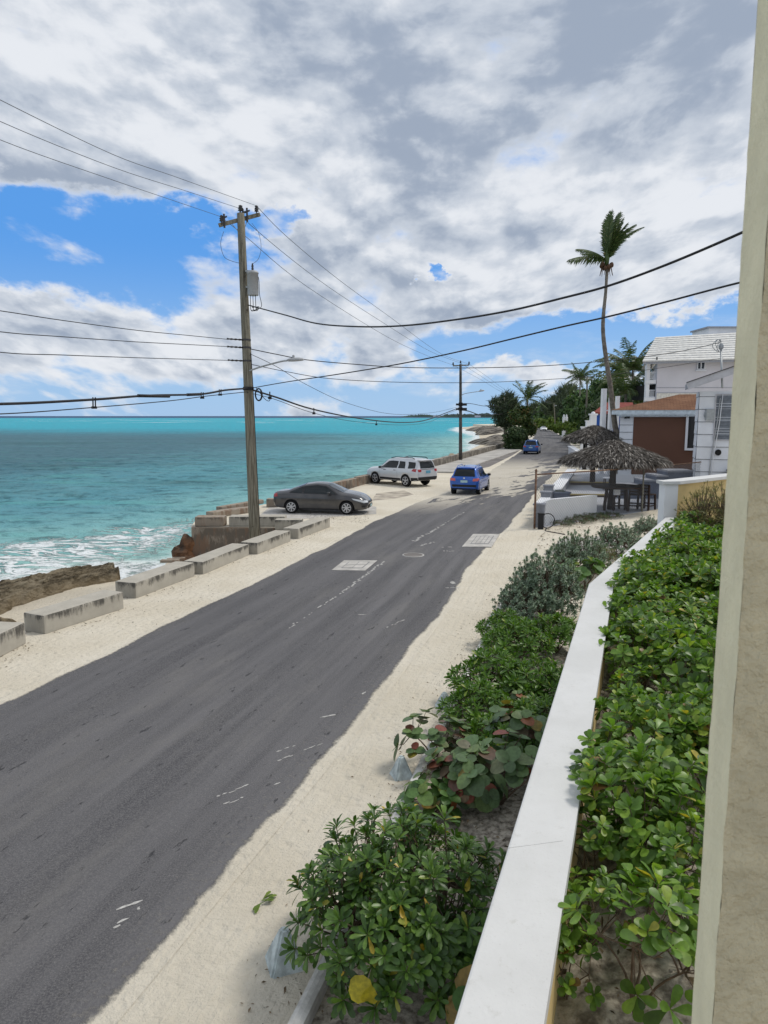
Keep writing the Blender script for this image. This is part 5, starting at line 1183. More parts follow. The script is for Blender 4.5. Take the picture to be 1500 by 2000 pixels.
p = G(1203, 1004, .02) * 1.03; b = MB(); b.prism([(-.15, -.11), (.15, -.11), (.13, .11), (-.13, .11)], 0, .34); o = b.build('paper_box', M['whitewall'], bevel=.02); o.location = (p.x, p.y + .05, .79); tag(o, 'white box resting on the seat of a bar chair', 'box')
t = thing('planter_box', (8.05, 32.4, .02), 'square slate grey planter with a small green plant inside the patio wall', 'planter'); b = MB(); b.box((0, 0, .5), (.62, .62, 1.0), .3, taper=1.12); b.box((0, 0, 1.0), (.76, .76, .08), .3); b.build('pot', M['slate'], t)
t = thing('garden_hose', F0 + Vector((.5, -.1, 0)), 'black hose looped on the ground against the patio pier', 'hose'); b = MB()
b.tube([Vector((.28 * math.cos(a * .4), .05 * a * .1, .33 + .3 * math.sin(a * .4))) for a in range(17)], .02, 5); b.tube(smooth_line([(.0, 0, .05), (-.2, -.5, .02), (.1, -1.0, .02), (.35, -1.4, .02)], 4), .018, 5); b.build('hose', M['wire'], t)
p = F0 + Vector((.22, -.1, 0)); b = MB(); b.box((0, 0, .3), (.2, .2, .62)); b.box((0, 0, .63), (.24, .24, .04)); o = b.build('meter_box', M['wire'], bevel=.015); o.location = p; tag(o, 'small black box at the foot of the rusty fence post', 'meter box')
# stepped side wall of the stairs
t = thing('stair_block', (15.2, 38.6, 0), 'slate blue stepped stair wall with pale treads beside the white boarded house', 'stairs')
for x0, x1, h in ((12.9, 14.15, .72), (14.15, 14.8, 1.02), (14.8, 15.42, 1.27), (15.42, 16.9, 1.52)):
    b = MB(); b.box(((x0 + x1) / 2, 39.3, h / 2 - .03), (x1 - x0, 1.6, h - .06)); b.build('side_wall', M['slate'], t, True); b = MB(); b.box(((x0 + x1) / 2, 39.28, h - .02), (x1 - x0 + .02, 1.72, .09)); b.build('tread', M['greyblock'], t, True)
b = MB(); b.box((16.0, 38.35, 1.02), (1.5, .12, .1)); b.build('edge_board', M['nosing'], t, True)
# ------------------------------------------------------------------ houses on the right
M['board'] = mat('white_board', (.70, .72, .76), .7, .05, 1.5)
M['brownwall'] = mat('chocolate_wall', (.135, .068, .046), .85, .05, 1, .1, 60)
M['soffit'] = mat('grey_soffit', (.30, .31, .34), .9, .1)
M['gap'] = mat('board_lap_shade', (.16, .17, .19), .9)  # dark strips that paint in the shade under each board lap
M['fascia'] = mat('pale_fascia', (.46, .46, .49), .8, .1, 3)
M['bglass'] = plain('black_glass', (.006, .007, .009), .1, 0, .6)
M['whiteroof'] = mat('white_roof_tile', (.66, .65, .62), .85, .14, 3)
def m_shingle():
    m, t, p = newmat('brown_shingle'); P = objc(t); x, y, z = sep(t, P)
    n = t.nodes.new('ShaderNodeTexBrick'); n.inputs['Scale'].default_value = 1; n.inputs['Brick Width'].default_value = .35; n.inputs['Row Height'].default_value = .17; n.inputs['Mortar Size'].default_value = .012
    n.inputs['Color1'].default_value = (.21, .105, .06, 1); n.inputs['Color2'].default_value = (.135, .065, .04, 1); n.inputs['Mortar'].default_value = (.03, .016, .01, 1)
    t.links.new(comb(t, x * .94 - y * .342, x * .342 + y * .94, 0), n.inputs['Vector'])
    c = mixc(t, nz(t, P, .8, 5, .6).ss(.35, .7) * .5, n.outputs[0], (.27, .15, .09))
    t.links.new(c, p.inputs['Base Color']); p.inputs['Roughness'].default_value = .95; p.inputs['Specular IOR Level'].default_value = .1; return m
M['shingle'] = m_shingle()
def siding(b, p, q, z0, z1, st, out, mi=0):
    z = z0
    while z < z1 - .02:
        h = min(st, z1 - z); a = [(p + out * .035).to_tuple(), (q + out * .035).to_tuple(), q.to_tuple(), p.to_tuple()]
        vs = [(a[0][0], a[0][1], z), (a[1][0], a[1][1], z), (q.x + out.x * .008, q.y + out.y * .008, z + h), (p.x + out.x * .008, p.y + out.y * .008, z + h), (q.x - out.x * .01, q.y - out.y * .01, z), (p.x - out.x * .01, p.y - out.y * .01, z)]
        b.add(vs, [(0, 1, 2, 3), (5, 4, 1, 0)], mi); z += h
        if z < z1 - .05: g = out * .040; b.add([p + g + Vector((0, 0, z)), q + g + Vector((0, 0, z)), q + g + Vector((0, 0, z + .03)), p + g + Vector((0, 0, z + .03))], [(0, 1, 2, 3)], 1)
def frame(b, c, ex, w, h, fw, d, out, mi=0):
    for s in (-1, 1):
        k = c + ex * (s * (w / 2 + fw / 2)); b.beam(k - Vector((0, 0, h / 2 + fw)) + out * d / 2, k + Vector((0, 0, h / 2 + fw)) + out * d / 2, fw, d, mi, up=out)
        k = c + Vector((0, 0, s * (h / 2 + fw / 2))); b.beam(k - ex * w / 2 + out * d / 2, k + ex * w / 2 + out * d / 2, d, fw, mi)
def brown_house():
    o = Vector((14.17, 43.0, 0)); X_ = lambda a, c, z=0: o + E1_ * a + E2_ * c + Vector((0, 0, z)); out = -E2_
    t = thing('brown_walled_house', o, 'low house with chocolate brown wall, white corner boards and brown shingle roof', 'house')
    b = MB(); zt = 4.62
    b.prism([X_(.02, .06).xy, X_(8.4, .06).xy, X_(8.4, 9).xy, X_(.02, 9).xy], -.2, zt); b.build('wall', M['board'], t, True)
    b = MB(); b.add([X_(.78, .02, .55), X_(4.22, .02, .55), X_(4.22, .02, 4.42), X_(.78, .02, 4.42)], [(0, 1, 2, 3)]); b.add([X_(4.22, .02, .55), X_(7, .02, .55), X_(7, .02, 4.42), X_(4.22, .02, 4.42)], [(0, 1, 2, 3)]); b.build('brown_panel', M['brownwall'], t, True)
    b = MB(); siding(b, X_(0, .03), X_(.76, .03), .5, 4.42, .43, out); siding(b, X_(0, 0), X_(0, 9) , .5, 4.42, .43, -E1_); b.build('corner_board', [M['board'], M['gap']], t, True)
    b = MB(); b.beam(X_(-.15, -.02, .5), X_(6, -.02, .5), .1, 1.0); b.build('plinth', M['whitewall'], t, True)
    b = MB(); b.beam(X_(-.45, -.42, 4.70), X_(4.75, -.42, 4.70), .06, .26); b.beam(X_(-.45, -.42, 4.70), X_(-.45, 9.6, 4.70), .06, .26); b.beam(X_(-.2, -.22, 4.53), X_(4.6, -.22, 4.53), .10, .14); b.build('fascia', mat('pale_blue_fascia', (.58, .66, .72), .7), t, True)
    b = MB(); b.add([X_(-.42, -.4, 4.58), X_(6, -.4, 4.58), X_(6, .1, 4.58), X_(-.42, .1, 4.58)], [(0, 1, 2, 3)]); b.build('soffit', M['board'], t, True)
    b = MB(); A, B_, R0, R1, C = X_(-.52, -.5, 4.84), X_(8.8, -.5, 4.84), X_(3.4, 4.5, 5.86), X_(8.8, 4.5, 5.86), X_(-.52, 9.6, 4.84); Bk = X_(8.8, 9.6, 4.84)
    b.add([A, B_, R1, R0], [(0, 1, 2, 3)]); b.add([A, R0, C], [(0, 1, 2)]); b.add([R0, R1, Bk, C], [(0, 1, 2, 3)]); r = b.build('roof', M['shingle'], t, True)
    b = MB(); c = X_(4.02, 0, 3.55); w = MB(); frame(b, c, E1_, .46, 1.85, .13, .16, out); fr = b.build('window', M['board'], t, True); q = MB(); q.add([c + E1_ * s * .23 + Vector((0, 0, h)) + out * .05 for s, h in ((-1, -.93), (1, -.93), (1, .93), (-1, .93))], [(0, 1, 2, 3)]); g = q.build('pane', M['bglass'], fr); g.location = -t.location
    b = MB(); p = X_(.32, -.25, 4.45); b.lathe(p, [(.03, 0), (.07, -.04), (.09, -.12), (.02, -.13)], 8); b.box((p.x + .12, p.y - .05, p.z - .05), (.2, .12, .12)); b.build('floodlight', DKP, t, True)
brown_house()
def boarded_house():
    o = Vector((16.32, 37.2, 0)); X_ = lambda a, c, z=0: o + E1_ * a + E2_ * c + Vector((0, 0, z)); out = -E2_
    t = thing('white_boarded_house', o, 'white house of wide horizontal boards with a sloping eave, cut by the column', 'house')
    b = MB(); b.prism([X_(0.02, .05).xy, X_(7, .05).xy, X_(7, 2.2).xy, X_(.02, 2.2).xy], -.2, 5.7); b.build('wall', M['board'], t, True)
    b = MB(); siding(b, X_(0, 0), X_(4.6, 0), .3, 5.75, .645, out); siding(b, X_(0, 2.2), X_(0, 0), .3, 5.75, .645, -E1_); b.build('boards', [M['board'], M['gap']], t, True)
    sl = .36; z0 = 5.86; b = MB()
    def rp(a, c, dz=0): return X_(a, c, z0 + sl * (a + .62) + dz)
    q = [rp(-.62, -.75), rp(4.4, -.75), rp(4.4, 1.9), rp(-.62, 1.9)]; b.add([p + Vector((0, 0, .30)) for p in q] + [p + Vector((0, 0, .02)) for p in q], [(0, 1, 2, 3), (7, 6, 5, 4), (3, 0, 4, 7), (1, 2, 6, 5), (2, 3, 7, 6)], 0); b.build('roof', M['soffit'], t, True)
    b = MB(); b.beam(rp(-.66, -.78, .14), rp(4.4, -.78, .14), .05, .36); b.build('fascia', M['fascia'], t, True)
    b = MB(); b.beam(rp(-.70, -.80, .34), rp(4.4, -.80, .34), .12, .04); b.build('drip_edge', mat('dark_drip_edge', (.06, .06, .065), .7), t, True)
    c = X_(1.35, 0, 4.42); b = MB(); frame(b, c, E1_, 1.1, 2.25, .06, .08, out); fr = b.build('window', M['fascia'], t, True); g = MB()
    g.add([c + E1_ * s * .55 + Vector((0, 0, h)) + out * .02 for s, h in ((-1, -1.12), (1, -1.12), (1, 1.12), (-1, 1.12))], [(0, 1, 2, 3)])
    for i in range(16): z = -1.05 + i * .14; g.beam(c - E1_ * .54 + Vector((0, 0, z)) + out * .05, c + E1_ * .54 + Vector((0, 0, z)) + out * .05, .015, .10)
    g = g.build('shutter', mat('slate_shutter', (.17, .19, .22), .6), fr); g.location = -t.location
    b = MB(); c = X_(.55, -.12, 4.55); b.lathe(c + Vector((0, .06, 0)), [(.24, -.02), (.26, .0), (.26, .12), (.2, .18)], 16, 0, 'Y'); b.box((c.x, c.y + .04, c.z), (.42, .16, .56)); b.build('electric_meter', M['galv'], t, True)
    for da, dz, r in ((.75, 0, .028), (.86, .2, .02)):
        b = MB(); b.tube([X_(da - .12, -.1, .4), X_(da - .05, -.1, 2.2), X_(da + .15, -.1, 4.2), X_(da + .22, -.12, 5.4 + dz)], r, 6); b.build('conduit', M['tank'] if da < .8 else M['whitewall'], t, True)
    b = MB(); c = X_(1.02, -.06, 2.62); b.lathe(c + Vector((0, -.05, 0)), [(.16, 0), (.15, .04)], 20, 0, 'Y'); b.build('vent_hole', M['dark'], t, True)
    b = MB(); b.tube([X_(1.0, -.5, 5.9), MAST - Vector((0, 0, .35))], .05, 8); b.lathe(MAST - Vector((0, 0, .38)), [(.05, 0), (.12, .05), (.13, .2), (.06, .32)], 10)
    for dx, dz in ((-.35, -.05), (-.5, -.2), (-.25, -.3)): b.tube(smooth_line([MAST + Vector((-.05, -.05, 0)), MAST + Vector((dx * .5, -.1, .12)), MAST + Vector((dx, -.1, dz)), MAST + Vector((dx * .4, -.05, -.5))], 4), .018, 5)
    b.build('service_mast', M['galv'], t, True)
boarded_house()
b = MB(); b.lathe((0, 0, 0), [(.26, 0), (.30, .06), (.33, .78), (.36, .80), (.36, .86), (.1, .92)], 18); o = b.build('rubbish_bin', M['slate'], bevel=0); p = Vector((17.9, 36.3, .9)); o.location = p; tag(o, 'dark grey bin behind the fence under the round wall vent', 'bin')
b = MB(); b.box((0, 0, .45), (1.4, 1.2, .9)); o = b.build('landing', M['greyblock']); o.location = (17.9, 36.3, 0); tag(o, 'grey masonry landing carrying the bin behind the wire fence', 'landing')
def tall_house():
    y = 70.0; t = thing('three_storey_house', (29, 70, 0), 'tall pale three storey house with white tiled roof and corner balconies', 'house')
    xl, xr = D(1285, 700, y).x, 42.0; ze = D(1285, 707, y).z
    b = MB(); b.prism([(xl, y), (xr, y), (xr + 3, y + 10), (xl + 3.2, y + 10)], -.2, ze); b.build('wall', mat('pale_lavender_wall', (.60, .585, .62), .8, .05, .5), t, True)
    b = MB(); z1 = D(1300, 757, y).z
    for z in (z1, z1 - .5): b.box(((xl + xr) / 2, y - .01, z), (xr - xl, .06, .04))
    b.build('wall_groove', M['soffit'], t, True)
    b = MB(); b.box(((xl + xr) / 2, y - .03, z1 - .9), (xr - xl - .1, .05, .72)); b.build('pale_band', mat('cream_band', (.66, .64, .58), .8), t, True)
    xb = D(1262, 700, y + .5).x
    for v0, v1 in ((712, 742), (748, 782)):
        pass
    fl = MB()
    for v in (749, 783): z = D(1270, v, y).z; fl.prism([(xb - .1, y + .1), (xl + .0, y + .1), (xl + 3, y + 9), (xb + 3, y + 9)], z, z + .35)
    z0 = D(1270, 783, y).z; fl.build('balcony_floor', M['whitewall'], t, True)
    b = MB()
    for k in (0, .3, .6): b.box((xb + .18 + k * 3, y + .35 + k * 8.7, (z0 + ze) / 2), (.32, .32, ze - z0))
    b.build('balcony_post', M['whitewall'], t, True)
    for v in (741, 776):
        b = MB(); z = D(1270, v + 8, y).z + .2
        for h in (.25, .9): b.beam((xb + .3, y + .3, z + h), (xl, y + .3, z + h), .05, .05)
        for i in range(6): x = xb + .3 + (xl - xb - .3) * i / 6; b.beam((x, y + .3, z + .2), (x, y + .3, z + .9), .04, .04, up=Vector((0, 1, 0)))
        b.build('railing', M['board'], t, True)
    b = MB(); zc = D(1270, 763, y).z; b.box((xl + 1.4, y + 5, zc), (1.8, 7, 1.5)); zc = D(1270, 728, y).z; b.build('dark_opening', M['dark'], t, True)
    # tiled roof
    A0, A1 = Vector((D(1255, 706, y - 1).x, y - 1.0, ze - .05)), Vector((xr, y - 1.0, ze + .35)); R0, R1 = D(1281, 659, y + 4.5), Vector((xr, y + 4.5, D(1281, 655, y + 4.5).z + .6))
    n = 12; b = MB()
    for i in range(n):
        k0, k1 = i / n, (i + 1.12) / n; p, q, r, s = A0.lerp(R0, k0), A1.lerp(R1, k0), A1.lerp(R1, min(1, k1)), A0.lerp(R0, min(1, k1)); u = Vector((0, 0, .13)); d = Vector((0, 0, .02))
        b.add([p + u, q + u, r + d, s + d, p, q], [(0, 1, 2, 3), (4, 5, 1, 0)])
    b.add([A0 - Vector((0, 0, .05)), R0 - Vector((0, 0, .0)), Vector((R0.x + 4, y + 11, ze)), Vector((A0.x + 5.4, y + 11, ze))], [(0, 1, 2, 3)]); b.add([R0, R1, Vector((xr, y + 11, ze)), Vector((R0.x + 1, y + 11, ze))], [(0, 1, 2, 3)]); b.build('roof', M['whiteroof'], t, True)
    b = MB(); b.beam(A0 + Vector((.1, .12, -.1)), A1 + Vector((0, .12, -.1)), .1, .22); b.build('gutter', M['soffit'], t, True)
    b = MB(); p = D(1384, 652, y + 5.5); b.prism([(p.x, p.y), (p.x + 6, p.y), (p.x + 6, p.y + 4), (p.x, p.y + 4)], p.z - 2, D(1384, 641, y + 5.5).z); b.build('roof_lantern', M['board'], t, True); b = MB(); z = D(1384, 641, y + 5.5).z; b.prism([(p.x - .25, p.y - .25), (p.x + 6, p.y - .25), (p.x + 6, p.y + 4), (p.x - .25, p.y + 4)], z, z + .16); b.build('lantern_roof', M['soffit'], t, True)
    c = D(1369, 711.5, y) ; b = MB(); frame(b, c, Vector((1, 0, 0)), .62, .85, .09, .12, Vector((0, -1, 0))); b.box((c.x, c.y - .05, c.z), (.1, .08, .85)); b.box((c.x, c.y - .1, c.z - .6), (1.0, .2, .1)); fr = b.build('window', M['board'], t, True); g = MB(); g.box((c.x, c.y - .005, c.z), (.62, .03, .85)); g = g.build('pane', M['bglass'], fr); g.location = -t.location
    vs = MB(); p = D(1283, 702, y - .9); vs.lathe(p, [(.07, -.15), (.07, .2), (.1, .22)], 8); p = D(1386, 678, y + 2); vs.lathe(p, [(.06, -.2), (.06, .12)], 8); vs.build('vent_pipe', DKP, t, True)
tall_house()
M['bluewall'] = mat('royal_blue_wall', (.025, .09, .36), .8, .08, 2); M['redroof'] = mat('red_roof', (.20, .045, .035), .85, .25, 3)
def blue_house():
    y = 64.0; x0, x1 = D(1164, 800, y).x, D(1232, 800, y).x; z = D(1170, 805, y).z
    t = thing('blue_house', (x0, y, 0), 'small royal blue house with a red roof behind the white posts', 'house')
    b = MB(); b.prism([(x0, y), (x1, y), (x1 + 1.5, y + 5), (x0 + 1.6, y + 5)], -.1, z); b.build('wall', M['bluewall'], t, True)
    b = MB(); a = D(1159, 806, y - .5); e = z + .9; b.add([(a.x, y - .5, z), (x1 + .3, y - .5, z), (x1 + 1, y + 2.5, e), (x0 + 1.6, y + 2.5, e), (x0 + 1.4, y + 5.3, z), (x1 + 2, y + 5.3, z), (a.x, y - .5, z - .18), (x1 + .3, y - .5, z - .18)], [(0, 1, 2, 3), (3, 2, 5, 4), (0, 3, 4), (6, 7, 1, 0)]); b.build('roof', M['redroof'], t, True)
    c = D(1187, 822, y); b = MB(); frame(b, c, Vector((1, 0, 0)), .5, 1.7, .12, .1, Vector((0, -1, 0))); fr = b.build('door', M['board'], t, True); g = MB(); g.box((c.x, c.y - .01, c.z), (.5, .04, 1.7)); g = g.build('pane', M['bglass'], fr); g.location = -t.location
blue_house()
for (u, v, w, yy), lb in zip(((1180, 760.5, .33, 50.5), (1194, 778, .30, 50), (1206.5, 775, .27, 53)), ('tallest plain white post rising behind the thatched umbrellas', 'shorter white post standing in front of the palm trunk', 'thin white post between the palm trunk and the brown roof')):
    p = D(u, v, yy); b = MB(); b.box((0, 0, p.z / 2), (w, w, p.z), .2, taper=.93); b.box((0, 0, p.z + .02), (w * .98, w * .98, .05), .2); o = b.build('white_post', M['whitewall'], bevel=.02); o.location = (p.x, yy, 0); tag(o, lb, 'post', 'white posts behind the thatched umbrellas')
def gate():
    y = 62.0; t = thing('white_gate', (D(1150, 820, y).x, y, 0), 'white wall with arched gateway beside the small blue house', 'gate')
    a, c = D(1153, 820, y), D(1163.5, 812, y); b = MB(); x0, x1 = D(1152.5, 820, y).x, D(1164, 820, y).x; z = D(1158, 811, y).z; b.box(((x0 + x1) / 2, y, z / 2), (x1 - x0, .4, z)); b.prism([(x0 - .08, y - .26), (x1 + .08, y - .26), (x1 + .08, y + .26), (x0 - .08, y + .26)], z, z + .14); b.lathe(((x0 + x1) / 2, y, z + .1), [(.2, 0), (.16, .15), (.03, .22)], 10); b.build('gate_arch', M['whitewall'], t, True)
    for u, v in ((1143, 840), (1149, 823), (1140, 835)):
        p = D(u, v, y - 2); b = MB(); b.box((p.x, p.y, p.z / 2), (.36, .36, p.z)); b.box((p.x, p.y, p.z + .04), (.46, .46, .08)); b.build('pier', M['whitewall'], t, True)
    b = MB(); b.box((D(1147, 850, y - 2).x, y - 2, .9), (.9, .2, 1.8)); b.build('wall', M['whitewall'], t, True)
gate()
for u, w in ((1101.5, 1), (1106.5, 1)):
    p = D(u, 812, 150); t = thing('gate_pillar', (p.x, 150, 0), 'tiny white gate pillar among the green bushes beyond the bend', 'pillar', 'white pillars in the far bushes'); b = MB(); b.box((p.x, 150, 2.0), (.5, .5, 4.2)); b.lathe((p.x, 150, 4.1), [(.32, 0), (.32, .1), (.15, .3), (.2, .5), (.02, .7)], 10); b.build('pillar', M['whitewall'], t, True)
p0, p1 = D(1119, 885, 70), D(1136, 873, 78)
b = MB(); b.prism([(17.6, 62), (18.1, 61.9), (22.2, 84), (21.8, 84.2)], -.1, .9); b.prism([(17.5, 61.9), (18.2, 61.8), (22.3, 84.1), (21.7, 84.3)], .9, .98); o = b.build('roadside_wall', M['whitewall']); tag(o, 'white low wall along the road beyond the thatched umbrellas', 'wall')
# ------------------------------------------------------------------ vegetation
GREEN = leafmat('glossy_round_leaf', [(0, (0.053, 0.104, 0.016)), (0.3, (0.101, 0.208, 0.026)), (0.62, (0.16, 0.302, 0.036)), (0.86, (0.237, 0.375, 0.05)), (0.965, (0.356, 0.437, 0.06)), (0.98, (0.498, 0.396, 0.05)), (1, (0.19, 0.094, 0.041))], .40, .32, .45)
SCAE = leafmat('glossy_long_leaf', [(0, (0.036, 0.085, 0.014)), (0.4, (0.069, 0.148, 0.023)), (0.75, (0.11, 0.211, 0.032)), (0.97, (0.156, 0.268, 0.04)), (1, (0.658, 0.422, 0.034))], .38, .22, .45)
SCAEB = leafmat('bright_long_leaf', [(0, (0.053, 0.126, 0.014)), (0.5, (0.089, 0.194, 0.02)), (0.95, (0.149, 0.274, 0.033)), (1, (0.298, 0.343, 0.046))], .40, .28, .4)
SGRAPE = leafmat('sea_grape_leaf', [(0, (.07, .12, .05)), (.3, (.12, .20, .08)), (.55, (.17, .25, .085)), (.66, (.18, .16, .11)), (.76, (.16, .075, .05)), (.90, (.28, .055, .035)), (1, (.26, .23, .04))], .42, .2, .4)
SGREEN = leafmat('green_sea_grape_leaf', [(0, (0.072, 0.156, 0.036)), (0.6, (0.12, 0.228, 0.06)), (0.9, (0.24, 0.264, 0.048)), (1, (0.36, 0.096, 0.036))], .42, .25, .4)
YEL = leafmat('yellow_leaf', [(0, (.50, .42, .03)), (1, (.60, .50, .04))], .4, .3)
SILV = leafmat('silver_leaf', [(0, (0.13, 0.195, 0.124)), (0.5, (0.227, 0.305, 0.208)), (1, (0.364, 0.448, 0.345))], .55, .12, .25)
OLIVE = leafmat('olive_leaf', [(0, (0.084, 0.102, 0.024)), (0.6, (0.156, 0.168, 0.036)), (1, (0.264, 0.192, 0.06))], .5, .2)
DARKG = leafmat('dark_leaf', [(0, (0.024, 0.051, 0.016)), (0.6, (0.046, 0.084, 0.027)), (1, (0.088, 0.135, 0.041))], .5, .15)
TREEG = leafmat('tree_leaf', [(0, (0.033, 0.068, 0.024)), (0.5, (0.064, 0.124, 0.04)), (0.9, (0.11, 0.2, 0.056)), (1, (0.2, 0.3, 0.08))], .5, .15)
PINEG = leafmat('casuarina_needles', [(0, (0.033, 0.051, 0.027)), (0.5, (0.06, 0.087, 0.045)), (1, (0.112, 0.138, 0.075))], .6, .1)
PALMG = leafmat('palm_leaf', [(0, (0.034, 0.065, 0.019)), (0.5, (0.068, 0.115, 0.032)), (0.9, (0.121, 0.169, 0.054)), (1, (0.297, 0.23, 0.095))], .45, .15)
HEDGE = leafmat('bright_hedge_leaf', [(0, (0.058, 0.11, 0.014)), (0.5, (0.111, 0.18, 0.022)), (1, (0.182, 0.25, 0.032))], .5, .2)
BARK = mat('grey_bark', (.16, .135, .105), .95, .35, 6, .5, 30); TWIG = mat('brown_twig', (.14, .10, .07), .9, .3, 10); PBARK = mat('palm_bark', (.17, .15, .125), .95, .35, 5, .6, 14); COCO = mat('coconut_husk', (.085, .045, .025), .8, .4, 10)
SH = {'obov': [(0, .05), (.25, .36), (.55, .86), (.82, 1.0), (.95, .72), (1, .3)], 'long': [(0, .06), (.35, .45), (.7, .92), (.9, .8), (1, .2)], 'round': [(0, .35), (.18, .85), (.5, 1.08), (.8, .86), (1, .25)], 'lance': [(0, .1), (.4, 1), (1, .05)], 'small': [(0, .2), (.5, 1), (1, .1)]}
def leaf(b, p, d, up, L, Wd, shape='obov', fold=.25, curl=.2, r=rnd):
    d = d.normalized(); s = d.cross(up)
    if s.length < 1e-3: s = d.cross(Vector((1, 0, .2)))
    s.normalize(); n = s.cross(d); vs = []; pr = SH[shape]
    for t, w in pr:
        c = p + d * (L * t) - n * (curl * L * t * t); q = s * (w * Wd / 2); z = n * (fold * w * Wd / 2); vs += [c - q + z, c, c + q + z]
    fs = []
    for i in range(len(pr) - 1):
        o = i * 3; fs += [(o, o + 1, o + 4, o + 3), (o + 1, o + 2, o + 5, o + 4)]
    b.add(vs, fs, 0, True)
def rosette(b, p, ax, n, L, Wd, shape, lo, hi, fold, curl, r):
    ax = ax.normalized(); s = ax.cross(Vector((.3, .2, 1))).normalized(); u = s.cross(ax); a0 = r.uniform(0, 6.28)
    for i in range(n):
        a = a0 + i * 2.4; e = R(lo + (hi - lo) * (1 - i / n) + r.uniform(-12, 12)); k = .6 + .4 * (1 - i / n); k *= r.uniform(.8, 1.12)
        rad = s * math.cos(a) + u * math.sin(a); d = ax * math.cos(e) + rad * math.sin(e)
        leaf(b, p - ax * (.012 + .02 * (1 - i / n)) , d, (ax - d * ax.dot(d)) + Vector((0, 0, .3)), L * k, Wd * k, shape, fold, curl * r.uniform(.3, 1.3), r)
def shrub_mesh(seed, rad, hgt, tips, nleaf, L, Wd, shape, lm, sm, lo=20, hi=80, low=.25, stems=7, fold=.25, curl=.2, inner=0, spread=1.0):
    r = random.Random(seed); lb, sb = MB(), MB(); k2 = .55 if rad < .5 else 1.0; roots = [Vector((r.uniform(-.12, .12) * rad, r.uniform(-.12, .12) * rad, -.05)) for _ in range(stems)]
    mids = []
    for i in range(stems):
        a = 6.28 * i / stems + r.uniform(-.4, .4); k = r.uniform(.25, .6); m = Vector((math.cos(a) * rad * k, math.sin(a) * rad * k, hgt * r.uniform(.3, .5))); mids.append(m)
        sb.tube(smooth_line([roots[i], roots[i].lerp(m, .5) + Vector((r.uniform(-.1, .1), r.uniform(-.1, .1), .05)) * rad, m], 3), [k2 * .014, k2 * .013, k2 * .012, k2 * .011, k2 * .010, k2 * .009, k2 * .009], 5, cap=False)
    for i in range(tips):
        a = r.uniform(0, 6.28); k = math.sqrt(r.random()); top = math.sqrt(max(0, 1 - k * k)) * (1 - low) + low
        f = r.uniform(.8, 1.05) if i >= inner else r.uniform(.4, .8)
        p = Vector((math.cos(a) * k * rad * (f if f > .7 else f), math.sin(a) * k * rad, hgt * top * f * r.uniform(.78, 1.0))) 
        m = min(mids, key=lambda q: (q - p).length + r.uniform(0, .3) * rad); c = m.lerp(p, .55) + Vector((0, 0, -.08 * hgt)); ax = (p - c).normalized() + Vector((math.cos(a) * k, math.sin(a) * k, .9)) * .6
        sb.tube([m, c, p], [.008 * k2, .006 * k2, .004 * k2], 4, cap=False)
        rosette(lb, p, ax, nleaf + r.randint(-2, 2), L * r.uniform(.8, 1.15), Wd * r.uniform(.85, 1.1), shape, lo, hi, fold, curl, r)
        if r.random() < .5: rosette(lb, c.lerp(p, .5), ax, max(2, nleaf // 3), L * .9, Wd * .9, shape, 55, 95, fold, curl, r)
    return lb.mesh('leaves', lm), sb.mesh('stems', sm)
def plant(name, meshes, loc, rz, sc, label, cat, group=None):
    t = thing(name, loc, label, cat, group, rz); t.scale = sc if isinstance(sc, tuple) else (sc, sc, sc)
    for nm, me in zip(('leaves', 'stems'), meshes):
        o = bpy.data.objects.new(nm, me); COL.objects.link(o); o.parent = t
    return t
# raised planter: thick-leaved round shrubs
PV = [shrub_mesh(20 + i, .42, .62, 46, 9, .102, .060, 'obov', GREEN, TWIG, 20, 78, .45, 7, .22, .15, 8) for i in range(4)]
SPV = [shrub_mesh(40 + i, .36, .78, 22, 8, .112, .066, 'obov', GREEN, TWIG, 30, 85, .35, 4, .22, .2, 3) for i in range(2)]
pr = random.Random(3); WN = Vector((d0.y, -d0.x, 0)); LW = (w1 - w0).length
hl = 'glossy round leaved shrub in the dense hedge between the white wall and the house'
for i in range(17):
    s = 1.75 + i * .46
    for j in range(4):
        of = .66 + j * .43 + pr.uniform(-.1, .1); ss = s + pr.uniform(-.18, .18)
        if ss < 2.6 and (j > 0 or pr.random() < .3): 
            if not (j in (1, 2) and ss > 2.2): continue
        p = w0 + d0 * ss + WN * of
        if j == 3 and ss < 5: continue
        k = pr.uniform(.74, 1.16)
        if ss < 4.2 and pr.random() < .28: continue
        plant('hedge_shrub', PV[pr.randrange(4)], (p.x, p.y, ZS), pr.uniform(0, 6.28), (k, k, k * pr.uniform(.9, 1.15)), hl, 'shrub', 'round leaved shrubs in the raised planter')
d2 = (w3 - w1).normalized(); N2 = Vector((d2.y, -d2.x, 0))
for i in range(13):
    for j in range(4):
        p = w1 + d2 * (.2 + i * .5 + pr.uniform(-.15, .15)) + N2 * (.66 + j * .46 + pr.uniform(-.1, .1))
        if p.y > w3.y - .7 or p.x / p.y > .53: continue
        k = pr.uniform(.78, 1.2); plant('hedge_shrub', PV[pr.randrange(4)], (p.x, p.y, ZS), pr.uniform(0, 6.28), (k, k, k * pr.uniform(.95, 1.2)), hl, 'shrub', 'round leaved shrubs in the raised planter')
